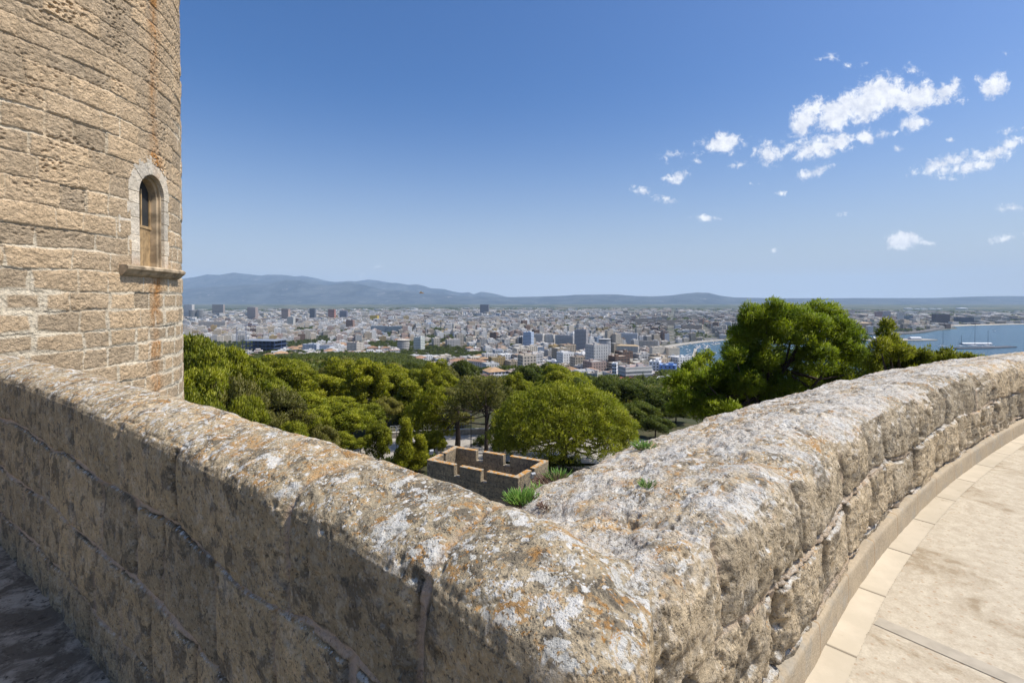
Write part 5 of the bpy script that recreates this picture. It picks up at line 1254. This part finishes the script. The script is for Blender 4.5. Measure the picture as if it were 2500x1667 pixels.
# ---- fill: lots on a street grid
rs = np.random.RandomState(99)
def yaw_at(x, y):
    a = vnoise(np.array([[x / 900, y / 900, 5.]]), 12)[0]; return R([-28, -12, 8, 24][min(3, int((a + 1) * 2))])
LOTS = []
def green_at(x, y, r_, th):
    n = vnoise(np.array([[x / 130, y / 130, 2.]]), 31)[0] * .6 + vnoise(np.array([[x / 45, y / 45, 2.]]), 32)[0] * .4
    thr = .38 if r_ > 1100 else .12
    if th < -5 and 600 < r_ < 2000: thr = .02
    if th < -26 and 850 < r_ < 1650: thr = -.3
    if 18 < th < 26 and 1350 < r_ < 1900: thr = -.1
    return n > thr
FOOTA = np.array(FOOT)
TREESP = []
for (rmin, rmax, gap) in ((400, 1000, 22), (1000, 1700, 21), (1700, 2700, 27), (2700, 4200, 40), (4200, 6800, 75)):
    xs = np.arange(-rmax, rmax, gap); ys = np.arange(200, rmax, gap); XX, YY = np.meshgrid(xs, ys)
    ry = R(-18); XR = XX * math.cos(ry) - YY * math.sin(ry); YR = XX * math.sin(ry) + YY * math.cos(ry)
    I = np.round(XX / gap).astype(int); J = np.round(YY / gap).astype(int)
    rr2 = np.hypot(XR, YR); tt = np.degrees(np.arctan2(XR, YR)); ok = (rr2 >= rmin) & (rr2 < rmax) & (tt > -36) & (tt < 48) & (rr2 > r_forest(tt) + 6)
    ok &= ~((I % 5 == 0) & (rmin > 900)) ; ok &= ~((J % 7 == 0) & (rmin > 900))
    x = XR[ok]; y = YR[ok]; sd = np.where(in_poly(x, y, SEA), -1, 1) * poly_dist(x, y, SEA); x = x[sd > 45]; y = y[sd > 45]
    for X, Y in zip(x, y):
        X += (rs.rand() - .5) * gap * .25; Y += (rs.rand() - .5) * gap * .25; r_ = math.hypot(X, Y); th = math.degrees(math.atan2(X, Y))
        if ((FOOTA[:, 0] - X) ** 2 + (FOOTA[:, 1] - Y) ** 2 < (FOOTA[:, 2] + gap * .25) ** 2).any(): continue
        # keep what stands in front of the landmark blocks low: nothing closer on the same line of sight
        if green_at(X, Y, r_, th): TREESP.append((X, Y)); continue
        if r_ > 4400 and rs.rand() < (r_ - 4400) / 2600 * .9 + .1: 
            if rs.rand() < .5: TREESP.append((X, Y))
            continue
        LOTS.append((r_, X, Y, th, gap))
FX = FOOTA[:, 0]; FY = FOOTA[:, 1]; FANG = np.arctan2(FX, FY); FR = np.hypot(FX, FY); FW = FOOTA[:, 2] / FR
LOTS.sort()
def lot_params(r_, X, Y, th, gap):
    low = (r_ < 1000 and th < -3) or r_ < 500 or (r_ < 1300 and th < -12) or r_ > 4400
    fr = ((np.abs(FANG - math.radians(th)) < FW) & (FR > r_) & (FR < r_ + 170)).any()
    if low or fr: h = 5.5 + 4.5 * rs.rand()
    else: h = (12 if th > 0 and r_ < 1400 else 9) + 13 * rs.rand() ** 1.3 + (12 if rs.rand() < .06 else 0)
    w = gap * (.62 + .3 * rs.rand()); d = gap * (.50 + .3 * rs.rand())
    if r_ > 4200: w *= 1.2 if rs.rand() < .7 else 1.8; h = 6 + 7 * rs.rand()
    q = rs.rand(); k = .70 + .38 * rs.rand()
    if low and r_ < 1400: wall = WHITE if q < .62 else CREAM if q < .85 else PINK
    elif th > 12 and r_ > 1500: wall = CREAM if q < .35 else SAND if q < .6 else WHITE if q < .72 else PINK if q < .9 else BROWN
    else: wall = WHITE if q < .34 else CREAM if q < .58 else GREY if q < .72 else PINK if q < .82 else SAND if q < .91 else OCH if q < .94 else BROWN if q < .985 else BLUEG
    q2 = rs.rand(); roof = cmul(GREY, 1.1) if q2 < .40 else TERRA if q2 < .48 else (.62, .60, .55) if q2 < .8 else (.50, .41, .32)
    hip = 0
    if low and r_ < 1400 and rs.rand() < .24: hip = min(w, d) * .2; roof = TERRA if rs.rand() < .7 else (.42, .27, .15)
    return w, d, h, cmul(wall, k), cmul(roof, k), .15 + .8 * rs.rand() ** 1.4, hip, (wall, roof, h)
cname = {WHITE: 'white', CREAM: 'cream', GREY: 'grey', PINK: 'pale pink', SAND: 'sand coloured', OCH: 'ochre', BROWN: 'brown', BLUEG: 'pale blue'}
NI = 175
for (r_, X, Y, th, gap) in LOTS[:NI]:
    w, d, h, wall, roof, sty_, hip, meta = lot_params(r_, X, Y, th, gap); g = gz(X, Y); a = yaw_at(X, Y)
    where = 'far left' if th < -22 else 'left' if th < -12 else 'left of centre' if th < -5 else 'centre' if th < 3 else 'right of centre' if th < 9 else 'right' if th < 14 else 'far right'
    stn = 'low' if h < 8 else 'two storey' if h < 10.5 else 'mid height' if h < 15 else 'tall'
    nxp = int(CX + F * X / Y); lab = '%s %s house, %s roof, %s, %.1f percent across, %d m' % (stn, cname[meta[0]], 'tiled' if hip else 'flat', where, nxp / 25.0, int(r_ / 5) * 5)
    e = empty('house' if h < 11 else 'apartment_building', (X, Y, g), a, lab, 'house' if h < 11 else 'building', 'houses nearest to the pine wood')
    bx = Boxes(); bx.box(0, 0, 0, w, d, -6, h, wall, roof, sty_, uo=rs.rand() * 9); add_child(e, 'wall', bx)
    bx = Boxes()
    if hip: bx.box(0, 0, 0, w, d, h, h + .05, wall, roof, 0, hip=hip); add_child(e, 'roof', bx)
    else:
        bx.box(0, -d / 2 + .2, 0, w, .3, h, h + .8, wall, wall, 0); bx.box(0, d / 2 - .2, 0, w, .3, h, h + .8, wall, wall, 0); bx.box(-w / 2 + .2, 0, 0, .3, d - .8, h, h + .8, wall, wall, 0); bx.box(w / 2 - .2, 0, 0, .3, d - .8, h, h + .8, wall, wall, 0); add_child(e, 'roof_parapet', bx)
        bx = Boxes(); bx.box((rs.rand() - .5) * w * .5, (rs.rand() - .5) * d * .4, 0, 3.4, 3, h, h + 2.4, wall, roof, 0); add_child(e, 'stair_house', bx)
    if rs.rand() < .6:
        bx = Boxes(); s_ = .35 + .3 * rs.rand(); bx.box(w * .5 + w * s_ * .45, -d * .1, 0, w * s_ * .9, d * .7, -6, h * .55, wall, roof, sty_); add_child(e, 'annex', bx)
CB = Boxes()
for (r_, X, Y, th, gap) in LOTS[NI:]:
    w, d, h, wall, roof, sty_, hip, meta = lot_params(r_, X, Y, th, gap); g = float(np.interp(r_, RB, ZB)) if r_ > 1200 and X < 300 else gz(X, Y); a = yaw_at(X, Y)
    CB.box(X, Y, a, w, d, g - 6, g + h, wall, roof, sty_, uo=rs.rand() * 9, hip=hip)
    if r_ < 3200 and not hip:
        CB.box(X + (rs.rand() - .5) * w * .5, Y + (rs.rand() - .5) * d * .4, a, 3.6 + 3 * rs.rand(), 3.4, g + h, g + h + 2.6, cmul(wall, 1.02), roof, 0)
        if rs.rand() < .4: CB.box(X + (rs.rand() - .5) * w * .4, Y + (rs.rand() - .5) * d * .3, a, w * .55, d * .6, g + h, g + h + 3.1, wall, roof, sty_)
o = link('distant_city', CB.mesh('distant_city')); tag(o, 'dense pale city of thousands of distant buildings spreading to the foot of the hills', 'city', kind='stuff')
print('lots', len(LOTS), 'trees', len(TREESP), 'faces', len(CB.F))
# city trees
spots = []
for (X, Y) in TREESP:
    r_ = math.hypot(X, Y); n = 4 if r_ < 1700 else 3 if r_ < 2700 else 3
    for k in range(n):
        x = X + (rs.rand() - .5) * (22 if r_ < 2700 else 50); y = Y + (rs.rand() - .5) * (22 if r_ < 2700 else 50); s = .55 + .5 * rs.rand() if r_ < 2000 else .9 + .6 * rs.rand()
        spots.append((x, y, gz(x, y) - .5, s, r_))
for (r_, X, Y, th, gap) in LOTS:
    if r_ < 1800 and rs.rand() < .85:
        x = X + gap * .5 * rs.choice([-1, 1]); y = Y - gap * .45; spots.append((x, y, gz(x, y) - .3, .35 + .35 * rs.rand(), r_))
cl2 = [shell_clumps(6, 3.6, 2.8, 5.0, 2.2, rs) for _ in range(3)]
tag(multi_crowns('city_trees', [s[:4] for s in spots if s[4] < 1900], cl2, 1.6, 2, 1.5, .45, F_dark), 'dark trees and gardens between the houses of the city', 'trees', kind='stuff')
cl3 = [shell_clumps(4, 4.5, 2.0, 4.0, 2.8, rs) for _ in range(2)]
tag(multi_crowns('city_trees', [s[:4] for s in spots if s[4] >= 1900], cl3, .45, 2, 3.2, 1.3, F_dark), 'distant dark tree lines across the far city and plain', 'trees', kind='stuff')
# cypresses and a few single trees among the villas
for k, (nx, ny, s) in enumerate([(1090, 868, 1.5), (1096, 866, 1.3), (1083, 867, 1.2), (1239, 848, 1.2), (1570, 950, 1.5), (1355, 877, 1.1), (1118, 866, 1.1), (1199, 868, 1.0)]):
    x, y, g = find_ground(nx, ny + 4); tree('cyp', x, y, g, s, '%s dark cypress among the houses' % ['tallest of three left of the church tower', 'right one of three left of the church tower', 'left one of three left of the church tower', 'slender lone city', 'bushy hotel front', 'slender one above the umbrella pine,', 'small church side', 'slender glass block side'][k], 'cypress trees in the city')
# ================================================================== harbour, boats, shore
def on_sea(nx, ny, z=-130.0): d = ray(nx, ny); return d * (z / d.z)
M_quay = simple_mat('quay_concrete', (.38, .345, .29), .9, .15, .1); M_rock = simple_mat('breakwater_rock', (.16, .15, .14), .95, .4, .15); M_sand = simple_mat('beach_sand', (.56, .49, .37), .95, .08, .05)
M_hullw = solid((.72, .72, .71), .4); M_hulld = solid((.035, .045, .07), .4); M_deck = solid((.42, .33, .24)); M_mast = solid((.10, .10, .11), .4)
def ribbon(name, pts, width, z, m, label=None, h=1.4):
    P_ = catmull([(p.x, p.y) for p in pts], 8); T_ = np.gradient(P_, axis=0); T_ /= np.linalg.norm(T_, axis=1)[:, None]; N_ = np.stack([-T_[:, 1], T_[:, 0]], 1) * width / 2
    n = len(P_); V = np.concatenate([np.concatenate([P_ + N_ * s_, np.full((n, 1), z_)], 1) for s_, z_ in ((-1, z - h), (-1, z), (1, z), (1, z - h))])
    i = np.arange(n - 1); f = np.concatenate([np.stack([i + k * n, i + k * n + 1, i + (k + 1) * n + 1, i + (k + 1) * n], 1) for k in range(3)])
    e0 = np.array([[0, n, 2 * n, 3 * n], [n - 1, 4 * n - 1, 3 * n - 1, 2 * n - 1]]); f = np.concatenate([f, e0])
    me = mesh_np(name, V, f, False, mats=[m]); bm_fix(me); o = link(name, me); tag(o, label, kind='structure'); return o
shore = [Vector((a, b_, 0)) for a, b_ in SEA[:13]]
ribbon('quay', [p + Vector((-9, 9, 0)) for p in shore[:8]], 26, -128.6, M_quay, 'pale quay along the bay', 3)
ribbon('road', [p + Vector((-52, 42, 0)) for p in shore[:7]], 22, -129.2, simple_mat('harbour_road_asphalt', (.20, .19, .18), .9, .1, .1), 'harbour road', 1.5)
ribbon('beach', [Vector((a, b_ + 12, 0)) for a, b_ in SEA[12:18]], 46, -128.7, M_sand, 'pale beach on the far shore', 3)
ribbon('breakwater', [on_sea(2120, 818), on_sea(2180, 817), on_sea(2245, 812), on_sea(2283, 805), on_sea(2303, 799), on_sea(2308, 795)], 26, -125.5, M_rock, 'dark stone breakwater', 6)
ribbon('pier', [on_sea(2105, 832), on_sea(2160, 831), on_sea(2240, 830), on_sea(2262, 829)], 60, -127.5, M_quay, 'harbour pier with sheds', 4)
ribbon('pier', [on_sea(2330, 851), on_sea(2400, 850), on_sea(2470, 847)], 22, -127.8, simple_mat('dark_pier', (.12, .12, .13), .9, .2, .1), 'dark pier on the right', 4)
ribbon('pier', [on_sea(1692, 873), on_sea(1696, 862), on_sea(1698, 852)], 7, -128.4, M_quay, 'wide pale marina pier', 3)
for (a, b_) in (((1701, 852), (1709, 844)), ((1722, 853), (1728, 843)), ((1740, 842), (1757, 839))): ribbon('pontoon', [on_sea(*a), on_sea((a[0] + b_[0]) / 2, (a[1] + b_[1]) / 2), on_sea(*b_)], 4, -129.3, M_quay, 'marina pontoon', 1)
# sheds on the piers
def shed(x0, x1, yb, hh, lab, col=(.70, .70, .70), dep=14):
    p = on_sea((x0 + x1) / 2, yb, -127.5); W = (x1 - x0) / F * p.y; e = empty('shed', (p.x, p.y, -127.5), 0, lab, 'shed'); n = 10; m_ = MB()
    m_.box(-W / 2, 0, 0, W / 2, dep, hh * .65); m_.build('wall', solid(cmul(col, .8)), e); m_ = MB(); vs = []; 
    pr = [(y_, hh * .65 + hh * .35 * math.sin(math.pi * i / 6)) for i, y_ in enumerate(np.linspace(-.5, dep + .5, 7))]
    vs = [(-W / 2 - .4, a, b_) for a, b_ in pr] + [(W / 2 + .4, a, b_) for a, b_ in pr]; fs = [(i, i + 7, i + 8, i + 1) for i in range(6)] + [tuple(range(7)), tuple(range(13, 6, -1))]
    m_.add(vs, fs); m_.build('roof', solid(col), e)
shed(2352, 2423, 843, 7, 'long low white marina shed on the right pier beside the tall mast'); shed(2134, 2152, 831, 11, 'white arched hangar on the harbour pier left of the two masted yacht')
shed(2225, 2250, 829, 8, 'flat white shed at the end of the harbour pier'); shed(2160, 2185, 827, 6, 'grey shed in the middle of the harbour pier', (.4, .38, .36))
# yachts
def hull(L_, Bm, Hh, m, parent):
    n = 12; vs = []
    for i in range(n):
        t_ = i / (n - 1); x = (t_ - .5) * L_; w = Bm / 2 * (math.sin(math.pi * min(1, .28 + .72 * t_ * .999)) ** .7 if t_ > .35 else .86 + .4 * t_); w = max(w, .05); s_ = Hh * (1 + .25 * t_ ** 3)
        vs += [(x, -w * .55, -.8), (x, -w, s_), (x, w, s_), (x, w * .55, -.8)]
    fs = [(i * 4 + j, i * 4 + 4 + j, i * 4 + 5 + j, i * 4 + 1 + j) for i in range(n - 1) for j in range(3)] + [(0, 1, 2, 3)]
    m_ = MB(); m_.add(vs, fs); o = m_.build('hull', m, parent); bm_fix(o.data); return o
def sail_yacht(nx, ny, L_, masts, lab, m, rz=0, z=-130):
    p = on_sea(nx, ny); e = empty('sailing_yacht', (p.x, p.y, z), rz, lab, 'sailing yacht'); hull(L_, L_ * .17, L_ * .045, m, e); h0 = L_ * .045
    m_ = MB(); m_.box(-L_ * .22, -L_ * .05, h0, L_ * .12, L_ * .05, h0 + L_ * .035); m_.box(-L_ * .12, -L_ * .04, h0 + L_ * .035, L_ * .04, L_ * .04, h0 + L_ * .06); m_.build('deckhouse', M_hullw, e)
    for xm, hm in masts:
        m_ = MB(); m_.tube([(xm * L_, 0, 0), (xm * L_, 0, hm)], [.55, .28], 6); o = m_.build('mast', M_mast, e)
        m_ = MB(); m_.tube([(xm * L_, 0, h0 + 2.5), (xm * L_ - L_ * .28, 0, h0 + 3)], .4, 6); m_.build('boom', M_hullw, e)
        for k in range(3): m_ = MB(); zz_ = hm * (.3 + .22 * k); m_.box(xm * L_ - .12, -2.2 + .4 * k, zz_, xm * L_ + .12, 2.2 - .4 * k, zz_ + .2); m_.build('spreader', M_mast, o)
    m_ = MB(); hm = max(h_ for _, h_ in masts); xm = [x_ for x_, h_ in masts if h_ == hm][0]; m_.tube([(L_ * .49, 0, h0), (xm * L_, 0, hm)], .09, 4); m_.tube([(-L_ * .49, 0, h0), (xm * L_, 0, hm)], .09, 4); m_.build('stays', M_mast, e); return e
ypx = lambda y0, y1, ny: (y1 - y0) / F * on_sea(1250, ny).y
sail_yacht(2186, 844, ypx(2165, 2207, 844), [(.08, ypx(780, 843, 844)), (-.19, ypx(795, 843, 844))], 'large dark hulled yacht with two tall masts lying in the harbour', M_hulld, R(-4))
sail_yacht(2380, 846, ypx(2360, 2400, 846), [(0, ypx(790, 846, 846))], 'yacht with the tallest mast at the right pier before the parapet', M_hullw, R(3))
sail_yacht(2412, 846, ypx(2395, 2430, 846), [(0, ypx(806, 846, 846))], 'yacht with shorter dark mast, right of the tallest mast', M_hullw, R(3))
sail_yacht(2347, 846, 30, [(0, ypx(818, 846, 846))], 'small yacht whose dark mast tip shows left of the tallest mast', M_hullw, R(3))
sail_yacht(2302, 846, 28, [(0, ypx(806, 846, 846))], 'small yacht behind the pointed pine sprays', M_hullw, R(3))
# motor yacht with orange awning
p = on_sea(2198, 857); e = empty('motor_yacht', (p.x, p.y, -130), R(-6), 'long white motor yacht with orange red awning in front of the two masted yacht', 'motor yacht'); hull(46, 8, 2.4, M_hullw, e)
m_ = MB(); m_.box(-16, -3, 2.4, 8, 3, 4.8); m_.build('deckhouse', M_hullw, e); m_ = MB(); m_.box(-12, -2.4, 4.8, 4, 2.4, 6.6); m_.build('bridge', M_hullw, e); m_ = MB(); m_.box(-20, -3, 5.0, -12.5, 3, 5.5); m_.build('awning', solid((.6, .2, .13)), e)
# small boats
def small_boat():
    e = empty('motor_boat', (0, 0, -130), 0, '', 'boat', 'boats moored in the bay'); hull(13, 3.8, 1.3, M_hullw, e)
    m_ = MB(); m_.box(-3.5, -1.3, 1.3, 2.5, 1.3, 2.9); m_.build('cabin', M_hullw, e); m_ = MB(); m_.box(-2.5, -1.35, 1.9, 2.55, 1.35, 2.4); m_.build('window', M_glass2, e); return e
def small_sail():
    e = empty('sailing_boat', (0, 0, -130), 0, '', 'sailing boat', 'boats moored in the bay'); hull(12, 3.4, 1.1, M_hullw, e)
    m_ = MB(); m_.box(-2.5, -1, 1.1, 2, 1, 1.8); m_.build('cabin', M_hullw, e); m_ = MB(); m_.tube([(.5, 0, 1), (.5, 0, 16)], .14, 5); m_.build('mast', M_hullw, e); return e
BOATS = []
for (x0, x1, y0, y1, n, nm) in ((1676, 1689, 854, 870, 6, 'in the row left of the wide pale pier'), (1698, 1712, 842, 852, 8, 'at the left pontoon'), (1717, 1735, 842, 852, 7, 'at the middle pontoons'), (1736, 1758, 835, 841, 6, 'at the far pontoons'), (1660, 1700, 838, 848, 6, 'along the quay'), (1700, 1760, 829, 834, 6, 'near the inner promenade')):
    for i in range(n): BOATS.append((x0 + (x1 - x0) * ((i * .618) % 1), y0 + (y1 - y0) * i / max(1, n - 1), nm, i))
for x, y in ((2427, 809), (2100, 860), (2140, 850), (2250, 852), (2150, 862), (1745, 862), (1720, 868), (1700, 876)): BOATS.append((x, y, None, 0))
free = ['tiny boat alone on the open blue water far right', 'boat left of the two masted yacht, lower', 'boat left of the two masted yacht, upper', 'boat right of the long motor yacht', 'boat between pine and motor yacht', 'lone boat under the pine branches in the bay', 'lone boat in the middle of the bay', 'lone boat near the front shore of the bay']
pm = small_boat(); ps = small_sail(); um = us_ = False; fi = 0
nth = ['first', 'second', 'third', 'fourth', 'fifth', 'sixth', 'seventh', 'eighth', 'ninth', 'tenth', 'eleventh', 'twelfth']
for k, (x, y, nm, i) in enumerate(BOATS):
    p = on_sea(x, y); rz = rs.rand() * .4 + (1.2 if k % 2 else .2)
    if nm is None: lab = free[fi]; fi += 1
    else: lab = '%s, %s from the back %s' % ('white sailing boat' if k % 3 == 0 else 'white motor boat', nth[::-1][i] if False else nth[i], nm)
    src = ps if k % 3 == 0 else pm; first = (not us_) if k % 3 == 0 else (not um)
    if first:
        src.location = (p.x, p.y, -130); src.rotation_euler = (0, 0, rz); src['label'] = lab
        if k % 3 == 0: us_ = True
        else: um = True
    else: dup(src, (p.x, p.y, -130), rz, .7 + .4 * rs.rand(), lab)
# ================================================================== plants on the parapet, flying insect
from mathutils.bvhtree import BVHTree
dg = None
def surface_point(nx, ny, objs):
    d = ray(nx, ny).normalized(); best = None
    for o in objs:
        me = o.data; bvh = BVH.get(o.name)
        if bvh is None:
            n = len(me.vertices); co_ = np.empty(n * 3, np.float32); me.vertices.foreach_get('co', co_); co_ = co_.reshape(-1, 3)
            fi = np.empty(len(me.polygons) * 4, np.int32); me.polygons.foreach_get('vertices', fi); fi = fi.reshape(-1, 4)
            c = co_[fi[:, 0]]; m = (np.abs(c[:, 0]) < 3) & (c[:, 1] < 8) & (c[:, 2] > -2); bvh = BVHTree.FromPolygons([tuple(v) for v in co_.tolist()], fi[m].tolist()); BVH[o.name] = bvh
        h = bvh.ray_cast(Vector((0, 0, 0)), d)
        if h[0] is not None and (best is None or h[3] < best[3]): best = h
    return best[0] if best else d * 4
BVH = {}
M_succ, t, b = mat('samphire_leaf'); tint = t.attr('tint'); t.put(b.inputs['Base Color'], t.mix(tint, (.07, .20, .03), (.26, .40, .07))); b.inputs['Roughness'].default_value = .45; b.inputs['Specular IOR Level'].default_value = .4
M_dry, t, b = mat('dry_stem'); tint = t.attr('tint'); t.put(b.inputs['Base Color'], t.mix(tint, (.07, .035, .03), (.24, .15, .10)))
def blade_cluster(name, n, cx, rad, L_, w, rs_, m, out=.8, cent=(0, 0, 0), curl=.25):
    Vs, Fs, Ts = [], [], []; off = 0
    for i in range(n):
        a = rs_.rand() * 6.28; r_ = rad * math.sqrt(rs_.rand()); b0 = np.array([r_ * math.cos(a), r_ * math.sin(a), 0]) + cent; d = np.array([math.cos(a) * out * r_ / rad + .35 * rs_.randn() * .6, math.sin(a) * out * r_ / rad + .35 * rs_.randn() * .6, 1.0]); d /= np.linalg.norm(d)
        l = L_ * (.5 + .7 * rs_.rand()); s1 = np.cross(d, [rs_.randn(), rs_.randn(), rs_.randn()]); s1 /= np.linalg.norm(s1); s2 = np.cross(d, s1)
        for t_, ww in ((0, .6), (.4, 1), (.8, .8), (1, .1)):
            c = b0 + d * l * t_ + np.array([0, 0, -curl * l * t_ * t_ * np.hypot(d[0], d[1])])
            for k in range(3): q = 2.094 * k; Vs.append(c + (s1 * math.cos(q) + s2 * math.sin(q)) * w * ww)
        for k in range(3):
            for j in range(3): Fs.append((off + k * 3 + j, off + k * 3 + (j + 1) % 3, off + k * 3 + 3 + (j + 1) % 3, off + k * 3 + 3 + j)); Ts.append(0)
        Ts[-9:] = [rs_.rand()] * 9; off += 12
    return mesh_np(name, np.array(Vs), np.array(Fs), True, {'tint': ('FACE', np.array(Ts))}, mats=[m])
walls = [bpy.data.objects['parapet_wall'], bpy.data.objects['parapet_wall.001']]
rsp = np.random.RandomState(12)
for (nx, ny, sz, green, lab, dr) in ((1272, 1222, .62, 1, 'bright green samphire tuft with dry brown stems in the hollow where the parapets meet', 1.0), (1362, 1168, .55, .5, 'small half dry tuft on the sloping parapet top, right of the largest tuft', .9),
        (1572, 1092, .42, .9, 'small green tuft at the outer rim of the right parapet', .25), (1580, 1182, .34, .9, 'tiny green tuft in a crack in the middle of the right parapet top', 0), (1335, 1232, .25, 0, 'single dry twig cluster on the pale stone right of the largest tuft', .6)):
    p = surface_point(nx, ny, walls); D = p.length; e = empty('plant', p - Vector((0, 0, .01)), rsp.rand() * 6, lab, 'plant', 'plants growing on the parapet')
    k = D / 3.1 * sz
    if green: link('leaves', blade_cluster('leaves', int((620 if sz > .6 else 260) * green * (sz ** .6)), 0, .115 * k, .12 * k, .0034 * k ** .5, rsp, M_succ), e)
    if dr: link('dry_stems', blade_cluster('dry_stems', int(620 * dr * sz ** .5), 0, .20 * k, .09 * k, .0022, rsp, M_dry, 1.4, (.08 * k * (1 if green else 0), -.05 * k * (1 if green else 0), 0)), e)
    if sz == .62: link('side_leaves', blade_cluster('side_leaves', 50, 0, .035, .07, .0035, rsp, M_succ, .8, (.21, .02, 0)), e)
# flying insect
p = ray(1029, 716) * 2.6; e = empty('insect', p, R(15), 'small yellow brown flying insect blurred against the far mountains', 'insect'); mi = simple_mat('insect_body', (.30, .18, .05), .5, .2, 50)
m_ = MB(); m_.tube([(-.012, 0, 0), (-.006, 0, .002), (.002, 0, .002), (.008, 0, .001), (.012, 0, 0)], [.0008, .0026, .0022, .0026, .001], 8); m_.build('body', mi, e, True)
mwg = simple_mat('insect_wing', (.55, .50, .38), .4, .1, 50)
for s_ in (-1, 1): m_ = MB(); m_.add([(0, 0, .003), (-.006, s_ * .004, .006), (-.009, s_ * .013, .009), (.001, s_ * .012, .009), (0, 0, .0034), (-.006, s_ * .004, .0064), (-.009, s_ * .013, .0094), (.001, s_ * .012, .0094)], [(0, 1, 2, 3), (7, 6, 5, 4), (0, 4, 5, 1), (1, 5, 6, 2), (2, 6, 7, 3), (3, 7, 4, 0)]); m_.build('wing', mwg, e)
# unused prototypes
for key, (e, used) in PROTO.items():
    if not used:
        for c_ in list(e.children): bpy.data.objects.remove(c_)
        bpy.data.objects.remove(e)
